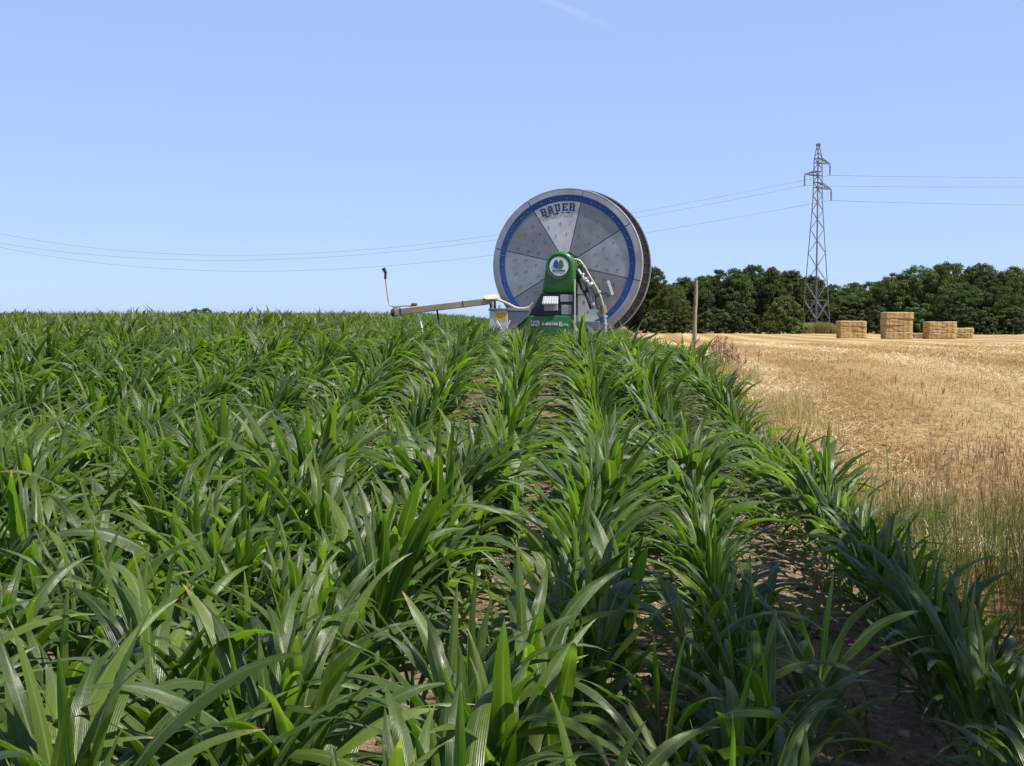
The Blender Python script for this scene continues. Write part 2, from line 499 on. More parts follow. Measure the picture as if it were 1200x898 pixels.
HABITS = ['arching', 'upright', 'drooping']
def plant_spec(seed):
    """list of leaf parameter dicts + stalk height; the same plant at any level of detail"""
    r = random.Random(seed * 77 + 5)
    habit = HABITS[seed % 3]
    n = r.choice((10, 11, 12))
    hs = r.uniform(0.34, 0.43)
    az0 = r.uniform(-0.4, 0.4)
    out = []
    for i in range(n):
        f = i / (n - 1)
        bell = math.exp(-((f - 0.55) / 0.34) ** 2)
        L = (0.26 + 0.31 * bell) * r.uniform(0.88, 1.12)
        W = (0.033 + 0.034 * bell) * r.uniform(0.88, 1.12)
        e0 = R({'arching': 33, 'upright': 23, 'drooping': 36}[habit] * (1.15 - 0.85 * f) + 8 + r.uniform(-6, 6))
        dr = R({'arching': 102, 'upright': 60, 'drooping': 132}[habit] * (1.1 - 0.6 * f) + r.uniform(-18, 24))
        out.append(dict(L=L, W=W, az=az0 + math.pi * (i % 2) + r.uniform(-0.65, 0.65), e0=max(0.06, e0), droop=dr,
                        z0=0.03 + (hs - 0.03) * f ** 0.85, off=0.007, tw=r.uniform(-0.9, 0.9) * (0.4 + 0.6 * bell),
                        wave=0.013, seed=seed * 100 + i, bend=r.uniform(-0.5, 0.5), rnd=min(1, max(0, r.gauss(0.46, 0.26)))))
    if r.random() < 0.8:                                       # rolled whorl in the middle
        out.append(dict(L=0.36, W=0.030, az=az0 + r.uniform(0, 6), e0=0.05, droop=R(22), z0=hs - 0.02, off=0.002,
                        tw=0.3, wave=0.002, seed=seed * 100 + 50, bend=0.1, rnd=0.9))
    return out, hs, habit

def stalk_mesh(hs, n=7):
    zs = np.linspace(-0.03, hs + 0.02, 7); V = []; F = []
    for i, z in enumerate(zs):
        rr = 0.0125 - 0.006 * i / 6 + (0.001 if i % 2 else 0)
        for k in range(n):
            a = 2 * math.pi * k / n; V.append((rr * math.cos(a), rr * math.sin(a), z))
    for i in range(6):
        for k in range(n):
            F.append((i * n + k, i * n + (k + 1) % n, (i + 1) * n + (k + 1) % n, (i + 1) * n + k))
    return np.array(V), np.array(F)

NPROTO = 15
SPECS = [plant_spec(i) for i in range(NPROTO)]

def merged_plant(i, seg, across, nleaf):
    ls, hs, _ = SPECS[i]
    if nleaf < len(ls): ls = ls[len(ls) - nleaf:]
    V, F, U, W_, Rn = [], [], [], [], []; b = 0
    for d in ls:
        v, f, u, t, rn = leaf_strip(seg=seg, across=across, **d)
        V.append(v); F.append(f + b); U.append(u); W_.append(t); Rn.append(rn); b += len(v)
    return [np.concatenate(a) for a in (V, F, U, W_, Rn)]

# every plant of the field
MACH = at(664, 310, 25.0)                                       # centre of the reel face
P_ = []
for k in range(-1, 95):
    if k < 0: continue
    y = 1.4 + rng.random() * 0.15
    x0 = ROW0 - k * ROW_STEP + (0.22 if k > 1 else 0)
    yy = []
    while y < 92:
        yy.append(y); y += (0.098 if y < 9 and k > 1 else 0.118 if y < 35 else 0.16) * rng.uniform(0.7, 1.35)
    yy = np.array(yy); xx = x0 + curve(yy) + rng.normal(0, 0.022, len(yy))
    P_.append(np.stack([xx, yy, np.full(len(yy), k)], 1))
    if k > 2:                                                   # thickly sown headland: plants between the rows too
        ye = 1.4 + 6.0 * rng.random(34) ** 1.2
        P_.append(np.stack([x0 + curve(ye) + rng.uniform(-.39, .39, 34), ye, np.full(34, k)], 1))
P_ = np.concatenate(P_)
px, py, dep = project(P_[:, 0], P_[:, 1], ground(P_[:, 0], P_[:, 1]) + 0.45)
P_[:, 0] += np.where((P_[:, 1] < 4.6) & (P_[:, 2] > 0), rng.normal(0, 0.13, len(P_)), 0)   # uneven sowing at the headland
keep = (px > -160 - 1900 / dep) & (px < 1360 + 1500 / dep) & (dep > 1.3)
# the machine stands in the crop, and a missing plant here and there
mx, my = P_[:, 0] - MACH.x, P_[:, 1] - MACH.y
keep &= ~((mx > -1.9) & (mx < 1.75) & (my > -1.15) & (my < 1.9))
keep &= rng.random(len(P_)) > 0.035
P_ = P_[keep]; px, dep, py = px[keep], dep[keep], py[keep]
N = len(P_)
proto = rng.integers(0, NPROTO, N)
rz = np.where(rng.random(N) < 0.5, 0, math.pi) + rng.normal(0, 0.75, N)
sc = rng.normal(1.0, 0.085, N).clip(0.78, 1.22) * (1 + 0.10 * fbm(P_[:, 0] * 0.5, P_[:, 1] * 0.5, 2))
outer = (P_[:, 2] < 2) & (P_[:, 1] < 7)
rz = np.where(P_[:, 1] < 7.5, rng.random(N) * 6.283, rz)
sc *= np.where(outer, np.where(P_[:, 2] < 1, 0.78, 0.86), np.where(P_[:, 1] < 6, 1.02, np.where(P_[:, 2] < 1, 0.97, np.where(P_[:, 1] < 24, 1.20, 1.06))))                               # the two outer rows grow thinner at this end
rz = np.where(outer & (P_[:, 2] < 1), math.pi / 2 + np.sin(rz) * 0.9, rz)
zz = ground(P_[:, 0], P_[:, 1])
sc *= np.where((P_[:, 1] > 16) & (P_[:, 1] < 25) & (np.abs(P_[:, 0] - MACH.x) < 4), 0.80, 1.0)

inframe = (px > -60) & (px < 1260) & (py < 1010)
order = np.argsort(np.where(inframe, dep, 1e6))
hero = np.zeros(N, bool); hero[order[:300]] = True

def ordinal(n):
    one = ['first', 'second', 'third', 'fourth', 'fifth', 'sixth', 'seventh', 'eighth', 'ninth', 'tenth', 'eleventh', 'twelfth', 'thirteenth',
           'fourteenth', 'fifteenth', 'sixteenth', 'seventeenth', 'eighteenth', 'nineteenth']
    if n < 20: return one[n - 1]
    tens = {2: 'twent', 3: 'thirt', 4: 'fort', 5: 'fift', 6: 'sixt', 7: 'sevent'}[n // 10]
    return tens + 'ieth' if n % 10 == 0 else tens + 'y-' + one[n % 10 - 1]

proto_obj = {}
def make_proto(i):
    ls, hs, habit = SPECS[i]
    root = empty('maize_plant')
    v, f = stalk_mesh(hs); link('stalk', mesh_np('stalk', v, f, M_STALK), root)
    for d in ls:
        v, f, u, t, rn = leaf_strip(seg=14, across=4, **d)
        link('leaf', mesh_np('leaf', v, f, M_LEAF, {'u': u, 'v': t, 'rnd': rn}), root)
    return root
def copy_thing(src):
    c = src.copy(); COL.objects.link(c)
    for ch in src.children:
        d = ch.copy(); COL.objects.link(d); d.parent = c
    return c

for row in sorted(set(P_[hero, 2].astype(int))):
    ids = np.where(hero & (P_[:, 2] == row))[0]
    ids = ids[np.argsort(P_[ids, 1])]
    where = 'in the outermost row by the verge' if row == 0 else f'in the {ordinal(row + 1)} row from the verge'
    for n, j in enumerate(ids):
        i = int(proto[j])
        if i not in proto_obj:
            o = proto_obj[i] = make_proto(i)
        else:
            o = copy_thing(proto_obj[i])
        o.location = (P_[j, 0], P_[j, 1], zz[j]); o.rotation_euler = (rng.normal(0, .05), rng.normal(0, .05), rz[j])
        o.scale = (sc[j],) * 3
        tag(o, f'maize with {SPECS[i][2]} leaves, {ordinal(n + 1)} from the front {where}', 'maize plant', 'maize plants nearest the camera')

AV, AF, AU, AT, AR = [], [], [], [], []; base = 0
for lo, hi, seg, across, nl in ((0, 14, 10, 4, 99), (14, 34, 6, 2, 11), (34, 200, 4, 2, 8)):
    for i in range(NPROTO):
        ids = np.where(~hero & (proto == i) & (dep >= lo) & (dep < hi))[0]
        if not len(ids): continue
        v, f, u, t, rn = merged_plant(i, seg, across, nl)
        c, s_ = np.cos(rz[ids])[:, None], np.sin(rz[ids])[:, None]
        k = sc[ids][:, None]
        X = (v[None, :, 0] * c - v[None, :, 1] * s_) * k + P_[ids, 0][:, None]
        Y = (v[None, :, 0] * s_ + v[None, :, 1] * c) * k + P_[ids, 1][:, None]
        Z = v[None, :, 2] * k + zz[ids][:, None]
        n = len(v)
        AV.append(np.stack([X, Y, Z], -1).reshape(-1, 3))
        AF.append((f[None] + (np.arange(len(ids)) * n)[:, None, None] + base).reshape(-1, 4)); base += n * len(ids)
        AU.append(np.tile(u, len(ids))); AT.append(np.tile(t, len(ids)))
        AR.append((np.tile(rn, (len(ids), 1)) + rng.normal(0, 0.12, (len(ids), 1))).clip(0, 1).ravel())
me = mesh_np('maize_field', np.concatenate(AV), np.concatenate(AF), M_LEAF, {'u': np.concatenate(AU), 'v': np.concatenate(AT), 'rnd': np.concatenate(AR)})
tag(link('maize_field', me), 'dense green maize crop reaching back past the irrigation reel to the skyline', 'maize field', None, 'stuff')
print('maize plants', N, 'faces', len(me.polygons))
del AV, AF

# ------------------------------------------------------------------ grass, stubble, straw (one object each)
def blades(B, H, W, lean_az, lean, curl, rnd, seg=3, tip=0.15, zoff=0.0):
    """tapered curved blades; all arrays of length n"""
    n = len(B); t = np.linspace(0, 1, seg + 1)
    a = lean[:, None] + curl[:, None] * t[None] ** 1.4
    ds = (H / seg)[:, None]
    hx = np.sin(a); hz = np.cos(a)
    cx = np.concatenate([np.zeros((n, 1)), np.cumsum((hx[:, 1:] + hx[:, :-1]) / 2 * ds, 1)], 1)
    cz = np.concatenate([np.zeros((n, 1)), np.cumsum((hz[:, 1:] + hz[:, :-1]) / 2 * ds, 1)], 1)
    ca, sa = np.cos(lean_az)[:, None], np.sin(lean_az)[:, None]
    X = B[:, 0:1] + cx * ca; Y = B[:, 1:2] + cx * sa; Z = B[:, 2:3] + cz + zoff
    w = W[:, None] * (1 - (1 - tip) * t[None] ** 1.3) / 2
    fa = lean_az + rng.normal(1.57, 0.7, n)
    sx, sy = np.cos(fa)[:, None] * w, np.sin(fa)[:, None] * w
    V = np.stack([np.stack([X - sx, Y - sy, Z], -1), np.stack([X + sx, Y + sy, Z], -1)], 2)   # n, seg+1, 2, 3
    I = np.arange(n * (seg + 1) * 2).reshape(n, seg + 1, 2)
    F = np.stack([I[:, :-1, 0], I[:, :-1, 1], I[:, 1:, 1], I[:, 1:, 0]], -1).reshape(-1, 4)
    return V.reshape(-1, 3), F, np.repeat(rnd, (seg + 1) * 2)

def join(parts):
    V, F, A, b = [], [], [], 0
    for v, f, a in parts:
        V.append(v); F.append(f + b); A.append(a); b += len(v)
    return np.concatenate(V), np.concatenate(F), np.concatenate(A)

def scatter(n, y0, y1, x_lo, x_hi, power=1.0):
    """points to the right of the maize between offsets from the field edge"""
    y = y0 + (y1 - y0) * rng.random(n) ** power
    off = x_lo + (x_hi - x_lo) * rng.random(n)
    return off, y

def visible(x, y, z, m=260):
    a, b, d = project(x, y, z)
    return (a > -m) & (a < 1200 + m) & (d > 0.5)

M_STUB = blade_material('stubble_straw', [(0.0, (0.27, 0.165, 0.06)), (0.35, (0.39, 0.255, 0.105)), (0.7, (0.53, 0.39, 0.19)), (1.0, (0.74, 0.64, 0.43))], 0.2, (1.2, 1.05, 0.8), 0.5)
parts = []
# standing stubble in drill rows
for (n, y0, y1, reach, hm, wm, pw) in ((28000, 8, 24, 14, 0.065, 0.007, 1.2), (30000, 22, 60, 30, 0.04, 0.016, 1.3)):
    off, y = scatter(n, y0, y1, 0.25, reach, pw)
    drill = 0.15 if y0 < 20 else 0.3
    off = np.round(off / drill) * drill + rng.normal(0, 0.016, n)
    x = ROW0 + 0.3 + curve(np.minimum(y, 26)) + off + np.maximum(y - 26, 0) * 0.0
    dens = fbm(x * 0.9 + 3, y * 0.35, 3)
    ok = visible(x, y, ground(x, y)) & (dens > -0.28)
    ok &= ~((off < 0.6))
    x, y, d_ = x[ok], y[ok], dens[ok]; n = len(x)
    swath = fbm((x - 0.09 * y) * 0.33, y * 0.03 + 7, 3) + 0.4 * np.sin((x - 0.09 * y) * 1.55 + 1.5 * fbm(x * .2, y * .06, 2))
    rn = (0.42 + 0.75 * swath + 0.25 * d_ + rng.normal(0, 0.2 if y0 < 20 else 0.1, n)).clip(0, 1)
    B = np.stack([x, y, ground(x, y)], 1)
    parts.append(blades(B, hm * rng.uniform(0.6, 1.35, n), np.full(n, wm) * rng.uniform(0.6, 1.3, n), rng.random(n) * 6.28, rng.normal(0, 0.42, n), rng.normal(0, 0.3, n), rn, 1 if y0 > 20 else 2, 0.6))
# loose straw lying on top, paler
for (n, y0, y1, reach, ln, wd) in ((190000, 7.5, 26, 14, 0.13, 0.007), (80000, 24, 60, 30, 0.22, 0.016)):
    off, y = scatter(n, y0, y1, 0.3, reach, 1.25)
    x = ROW0 + 0.3 + curve(np.minimum(y, 26)) + off
    dens = fbm(x * 0.55 - 5, y * 0.22, 3)
    dens = dens * 0.7 + 0.45 * np.sin((x - 0.09 * y) * 1.55 + 1.5 * fbm(x * .2, y * .06, 2))
    ok = visible(x, y, ground(x, y)) & (dens + rng.normal(0, 0.3, n) > -0.3)
    x, y, dens = x[ok], y[ok], dens[ok]; n = len(x)
    B = np.stack([x, y, ground(x, y) + rng.uniform(0.0, 0.05, n)], 1)
    parts.append(blades(B, ln * rng.uniform(0.5, 1.5, n), np.full(n, wd), rng.random(n) * 6.28, rng.normal(1.5, 0.14, n), rng.normal(0, 0.15, n), (rng.normal(0.52, 0.2 if y0 < 20 else 0.12, n) + 1.0 * dens).clip(0, 1), 1, 0.8))
V, F, A = join(parts)
tag(link('stubble', mesh_np('stubble', V, F, M_STUB, {'rnd': A})), 'short golden cereal stubble and loose straw covering the harvested field', 'stubble', None, 'stuff')

# green and dry verge grass beside the outermost maize row
M_GRASS = blade_material('verge_grass', [(0.0, (0.075, 0.105, 0.022)), (0.3, (0.135, 0.16, 0.042)), (0.55, (0.24, 0.225, 0.085)), (0.8, (0.40, 0.31, 0.15)), (1.0, (0.52, 0.42, 0.23))], 0.3, (1.4, 1.35, 0.8), 0.5)
parts = []
n = 66000
off, y = scatter(n, 2.2, 10.2, 0.12, 6.4, 0.95)
x = ROW0 + 0.3 + curve(y) + off
tuft = fbm(x * 2.2, y * 2.2, 3)
ok = visible(x, y, ground(x, y), 480) & (tuft + rng.normal(0, 0.2, n) > -0.12 + 0.25 * smoothstep(0.5, 0.1, off))
x, y, off, tuft = x[ok], y[ok], off[ok], tuft[ok]; n = len(x)
green = smoothstep(8.8, 6.8, y - 1.5 + 1.0 * tuft + 0.12 * (2.2 - off)) * smoothstep(0.0, 0.7, off + tuft)
hgt = (0.14 + 0.24 * green + 0.25 * tuft.clip(-.3, .5)) * rng.uniform(0.55, 1.25, n)
rn = (0.52 - 0.44 * green + rng.normal(0, 0.16, n)).clip(0, 1)
parts.append(blades(np.stack([x, y, ground(x, y)], 1), hgt, np.full(n, 0.0048) * rng.uniform(.6, 1.3, n), rng.random(n) * 6.28, np.abs(rng.normal(0.1, 0.3, n)), rng.normal(0.55, 0.6, n), rn, 4, 0.12))
# seed heads on some of the stems
k_ = rng.random(n) < 0.05; q_ = np.stack([x, y, ground(x, y)], 1)[k_]; n_ = len(q_); h_ = hgt[k_] * 1.15; az_ = rng.random(n_) * 6.28; le_ = np.abs(rng.normal(0.1, 0.15, n_))
parts.append(blades(q_, h_, np.full(n_, 0.0035), az_, le_, np.zeros(n_), rng.normal(0.7, 0.12, n_).clip(0, 1), 2, 0.5))
for t_ in (0.0, 0.07, 0.14):
    q2 = q_ + np.stack([np.cos(az_) * np.sin(le_) * (h_ - 0.02 + t_ * .6), np.sin(az_) * np.sin(le_) * (h_ - 0.02 + t_ * .6), np.cos(le_) * (h_ - 0.02 + t_ * .6)], 1)
    parts.append(blades(q2, np.full(n_, 0.06), np.full(n_, 0.011), az_ + t_ * 9, le_ + 0.2, np.zeros(n_), rng.normal(0.78, 0.12, n_).clip(0, 1), 2, 0.3))
# narrower dry fringe following the maize further up the slope
n = 26000
off, y = scatter(n, 8.5, 27, -0.1, 0.95, 1.0)
x = ROW0 + 0.3 + curve(y) + off
tuft = fbm(x * 1.7 + 9, y * 1.1, 3)
ok = visible(x, y, ground(x, y)) & (tuft + rng.normal(0, 0.2, n) > -0.05)
x, y, tuft = x[ok], y[ok], tuft[ok]; n = len(x)
parts.append(blades(np.stack([x, y, ground(x, y)], 1), (0.14 + 0.22 * tuft.clip(-.3, .5)) * rng.uniform(0.6, 1.3, n), np.full(n, 0.007), rng.random(n) * 6.28, np.abs(rng.normal(0.1, 0.2, n)), rng.normal(0.3, 0.3, n), rng.normal(0.86, 0.14, n).clip(0, 1), 3, 0.15))
V, F, A = join(parts)
tag(link('verge_grass', mesh_np('verge_grass', V, F, M_GRASS, {'rnd': A})), 'fine green and straw coloured grass growing along the edge of the maize', 'grass', None, 'stuff')

# reddish brown dead weeds in a band between the grass and the stubble
M_RUST = blade_material('dead_weed', [(0.0, (0.21, 0.125, 0.07)), (0.5, (0.34, 0.225, 0.13)), (1.0, (0.48, 0.35, 0.21))], 0.2, (1.3, 1.0, 0.8), 0.6)
n = 40000
off, y = scatter(n, 8.8, 13.5, 0.7, 5.5, 1.0)
x = ROW0 + 0.3 + curve(y) + off
tuft = fbm(x * 1.3 + 2, y * 1.3, 3)
mid = 11.4 - 0.38 * off
ok = visible(x, y, ground(x, y)) & (np.abs(y - mid) + rng.normal(0, .35, n) < 0.95 + 1.3 * tuft) & (rng.random(n) < 0.15 * smoothstep(0.3, 2.6, off) + 0.03)
x, y, tuft = x[ok], y[ok], tuft[ok]; n = len(x)
V, F, A = blades(np.stack([x, y, ground(x, y)], 1), (0.13 + 0.2 * tuft.clip(-.3, .5)) * rng.uniform(0.6, 1.3, n), np.full(n, 0.008), rng.random(n) * 6.28, np.abs(rng.normal(0.1, 0.15, n)), rng.normal(0.25, 0.3, n), rng.normal(0.5, 0.2, n).clip(0, 1), 3, 0.25)
tag(link('dead_weeds', mesh_np('dead_weeds', V, F, M_RUST, {'rnd': A})), 'reddish brown patch of dead weeds between the green verge and the pale stubble', 'dead weeds', None, 'stuff')

# soil litter: clods and bits of straw between the rows
m = Mat('clod'); M_CLOD = m.done(m.bsdf(m.ramp(m.attr('rnd'), [(0, (0.11, 0.075, 0.05)), (0.6, (0.24, 0.17, 0.115)), (1, (0.40, 0.32, 0.23))]), 0.95, 0, 0.15, m.bump(m.noise(m.pos(), 120, 3), 0.6, 0.01)))
import itertools
ico_v = [Vector(v).normalized() for v in itertools.chain(*[[(0, s1, s2 * 1.618), (s1, s2 * 1.618, 0), (s2 * 1.618, 0, s1)] for s1 in (-1, 1) for s2 in (-1, 1)])]
import bmesh
def rock(seed, sub=1, rough=0.28):
    bm = bmesh.new(); bmesh.ops.create_icosphere(bm, subdivisions=sub, radius=1)
    r = random.Random(seed)
    for v in bm.verts: v.co *= 1 + r.uniform(-rough, rough)
    V = np.array([v.co[:] for v in bm.verts]); F = np.array([[v.index for v in f.verts] for f in bm.faces]); bm.free()
    return V, F
CV, CF, CA, b = [], [], [], 0
n = 5200
y = 2.2 + 9.5 * rng.random(n) ** 1.1; x = -1.6 + 4.6 * rng.random(n)
ok = (x < edge_x(y) + 0.3) & visible(x, y, ground(x, y))
x, y = x[ok], y[ok]
rocks = [rock(i) for i in range(9)]
zt = ground(x, y) + smoothstep(18, 9, y) * smoothstep(-4, -2.4, x) * (np.maximum(0, fbm(x * 7, y * 7, 4)) * 0.055 + fbm(x * 2.2, y * 2.2, 2) * 0.03)
for i in range(len(x)):
    v, f = rocks[i % 9]; s = min(0.034, 0.0045 * math.exp(rng.exponential(0.62)))
    a = rng.random() * 6.28; c, sn = math.cos(a), math.sin(a)
    w = v * np.array([s, s * rng.uniform(.6, 1), s * rng.uniform(.45, .8)])
    w = np.stack([w[:, 0] * c - w[:, 1] * sn, w[:, 0] * sn + w[:, 1] * c, w[:, 2]], 1) + np.array([x[i], y[i], zt[i] + s * 0.15])
    CV.append(w); CF.append(f + b); CA.append(np.full(len(v), min(1, max(0, rng.normal(0.5, 0.22))))); b += len(v)
tag(link('soil_clods', mesh_np('soil_clods', np.concatenate(CV), np.concatenate(CF), M_CLOD, {'rnd': np.concatenate(CA)}, smooth=False)), 'crumbly brown clods and gravel lying on the bare soil between maize rows', 'clods', None, 'stuff')
n = 9000
y = 2.5 + 10 * rng.random(n); x = -1.6 + 4.8 * rng.random(n)
ok = (x < edge_x(y) + 0.5) & visible(x, y, ground(x, y)) & (fbm(x * 1.6, y * 1.6, 3) + rng.normal(0, .15, n) + 0.10 * (y - 6) > 0.1)
x, y = x[ok], y[ok]; n = len(x)
V, F, A = blades(np.stack([x, y, ground(x, y) + 0.012 + np.maximum(0, fbm(x * 7, y * 7, 4)) * 0.055], 1), 0.07 * rng.uniform(.4, 1.6, n), np.full(n, 0.005), rng.random(n) * 6.28, rng.normal(1.5, .12, n), rng.normal(0, .15, n), rng.normal(.75, .2, n).clip(0, 1), 1, .8)
tag(link('straw_litter', mesh_np('straw_litter', V, F, M_STUB, {'rnd': A})), 'scattered dry straw bits lying on the soil between the maize rows', 'straw litter', None, 'stuff')

# ------------------------------------------------------------------ trees
def tree_material(name, dark, light, yellow):
    m = Mat(name)
    oi = m.n.new('ShaderNodeObjectInfo')
    col = m.ramp(m.attr('rnd'), [(0.0, dark), (0.6, light), (1.0, yellow)])
    hsv = m.n.new('ShaderNodeHueSaturation'); m.l.new(col, hsv.inputs['Color'])
    m.l.new(m.mrange(oi.outputs['Random'], 0, 1, 0.82, 1.4, False), hsv.inputs['Value'])
    m.l.new(m.mrange(oi.outputs['Random'], 0, 1, 0.485, 0.51, False), hsv.inputs['Hue'])
    return m.leafy(hsv.outputs[0], m.mix(1.0, hsv.outputs[0], (1.3, 1.6, 0.6), 'MULTIPLY'), 0.25, 0.75, 0.08)
M_TREE = [tree_material('foliage_dark', (0.040, 0.060, 0.026), (0.068, 0.095, 0.036), (0.10, 0.13, 0.045)),
          tree_material('foliage_mid', (0.055, 0.078, 0.028), (0.09, 0.12, 0.04), (0.13, 0.16, 0.052)),
          tree_material('foliage_olive', (0.07, 0.09, 0.03), (0.11, 0.135, 0.044), (0.16, 0.18, 0.06))]
M_BARK = plain('bark', (0.13, 0.105, 0.08), 0.9, 0, 0.2, 0.35, 6, 0.6)

def crown_mesh(seed, kind, clumps, per, leaf):
    """unit tree: height 1, crown half-width given by kind"""
    r = np.random.default_rng(seed)
    V, F, A = [], [], []; b = 0
    if kind == 'tall':
        prof = lambda z: 0.26 * np.sin(np.pi * np.clip((z - 0.02) / 0.99, 0, 1) ** 0.75) ** 0.6
    elif kind == 'round':
        prof = lambda z: 0.46 * np.sin(np.pi * np.clip((z + 0.12) / 1.13, 0, 1)) ** 0.6
    elif kind == 'bush':
        prof = lambda z: 0.62 * np.sqrt(np.clip(1 - (z - 0.15) ** 2 / 0.74, 0, 1))
    else:                                                       # spreading crown on a bare trunk
        prof = lambda z: 0.40 * np.sin(np.pi * np.clip((z - 0.36) / 0.65, 0, 1)) ** 0.6
    ph = r.random(6) * 6.28
    for c in range(clumps):
        for _ in range(60):
            z = r.uniform(0.03, 1.0); 
            if prof(z) > r.uniform(0, 0.5): break
        a = r.random() * 6.28
        lob = 1 + 0.12 * math.sin(3 * a + ph[0] + 5 * z) + 0.09 * math.sin(5 * a + ph[1] - 7 * z) + 0.07 * math.sin(9 * z + ph[2] + 2 * a)
        rad = prof(z) * lob * (r.random() ** 0.33)
        cc = np.array([rad * math.cos(a), rad * math.sin(a), z * (0.965 if kind != 'bush' else 0.9)])
        size = r.uniform(0.036, 0.068) * (1.3 if kind in ('bush', 'spread') else 1.0)
        k = per
        d = r.normal(0, 1, (k, 3)); d /= np.linalg.norm(d, axis=1)[:, None]
        rr = size * r.random(k) ** 0.45
        P = cc + d * rr[:, None] * np.array([1, 1, 0.75])
        P[:, 2] = np.maximum(P[:, 2], 0.01)
        nn = d * 0.8 + r.normal(0, 0.55, (k, 3)) + np.array([0, 0, 0.35]); nn /= np.linalg.norm(nn, axis=1)[:, None]
        t1 = np.cross(nn, r.normal(0, 1, (k, 3))); t1 /= np.linalg.norm(t1, axis=1)[:, None]
        t2 = np.cross(nn, t1)
        s = leaf * r.uniform(0.6, 1.3, k)[:, None]
        q = np.stack([P - t1 * s, P - t2 * s * 0.55, P + t1 * s, P + t2 * s * 0.55], 1).reshape(-1, 3)
        V.append(q); F.append(np.arange(k * 4).reshape(k, 4) + b); b += k * 4
        A.append(np.repeat((0.45 + 0.22 * r.normal() + 0.12 * r.normal(0, 1, k)).clip(0, 1), 4))
    return np.concatenate(V), np.concatenate(F), np.concatenate(A)

def trunk_mb(seed, kind):
    r = random.Random(seed); mb = MB()
    top = {'tall': 0.8, 'round': 0.7, 'bush': 0.45, 'spread': 0.72}[kind]
    pts = [(0, 0, -0.03)] + [(r.uniform(-.015, .015), r.uniform(-.015, .015), top * t) for t in (0.15, 0.35, 0.6, 0.8, 1)]
    mb.tube(pts, [0.022, 0.018, 0.016, 0.012, 0.008, 0.004], 8)
    for i in range(7):
        a = r.random() * 6.28; z = top * r.uniform(0.35, 0.8); l = r.uniform(0.15, 0.28)
        mb.tube([(0, 0, z), (l * .5 * math.cos(a), l * .5 * math.sin(a), z + .07), (l * math.cos(a), l * math.sin(a), z + .17)], [0.008, 0.005, 0.002], 5)
    return mb

TREE = {}
def tree(key, name, label, cat, x, y, h, w, mat, group=None, z=None, rot=None):
    """key = (kind, variant); scaled copies share the meshes"""
    kind, var = key
    if key not in TREE:
        n, per, leaf = {'tall': (420, 80, 0.0115), 'round': (620, 80, 0.0115), 'bush': (150, 130, 0.024), 'spread': (165, 120, 0.012)}[kind]
        TREE[key] = (crown_mesh(31 * var + len(kind), kind, n, per, leaf), trunk_mb(var, kind))
    ck = (key, mat)
    if ck not in TREE:
        v, f, a = TREE[key][0]
        TREE[ck] = mesh_np('crown', v, f, M_TREE[mat], {'rnd': a}, smooth=False)
    tk = (key, 'trunk')
    root = empty(name, (x, y, gz(x, y) if z is None else z), rng.random() * 6.28 if rot is None else rot)
    if tk not in TREE:
        t = TREE[key][1].build('trunk', M_BARK, root, True); TREE[tk] = t.data
    else:
        link('trunk', TREE[tk], root)
    link('crown', TREE[ck], root)
    base = {'tall': 0.26, 'round': 0.46, 'bush': 0.62, 'spread': 0.40}[kind] * 2
    root.scale = (w / base, w / base, h)
    return tag(root, label, cat, group)

def tree_px(key, name, label, cat, cx, top, Y, wpx, mat, group=None):
    p = at(cx, top, Y); g = gz(p.x, Y)
    return tree(key, name, label, cat, p.x, Y, p.z - g, wpx * Y / FPX, mat, group)

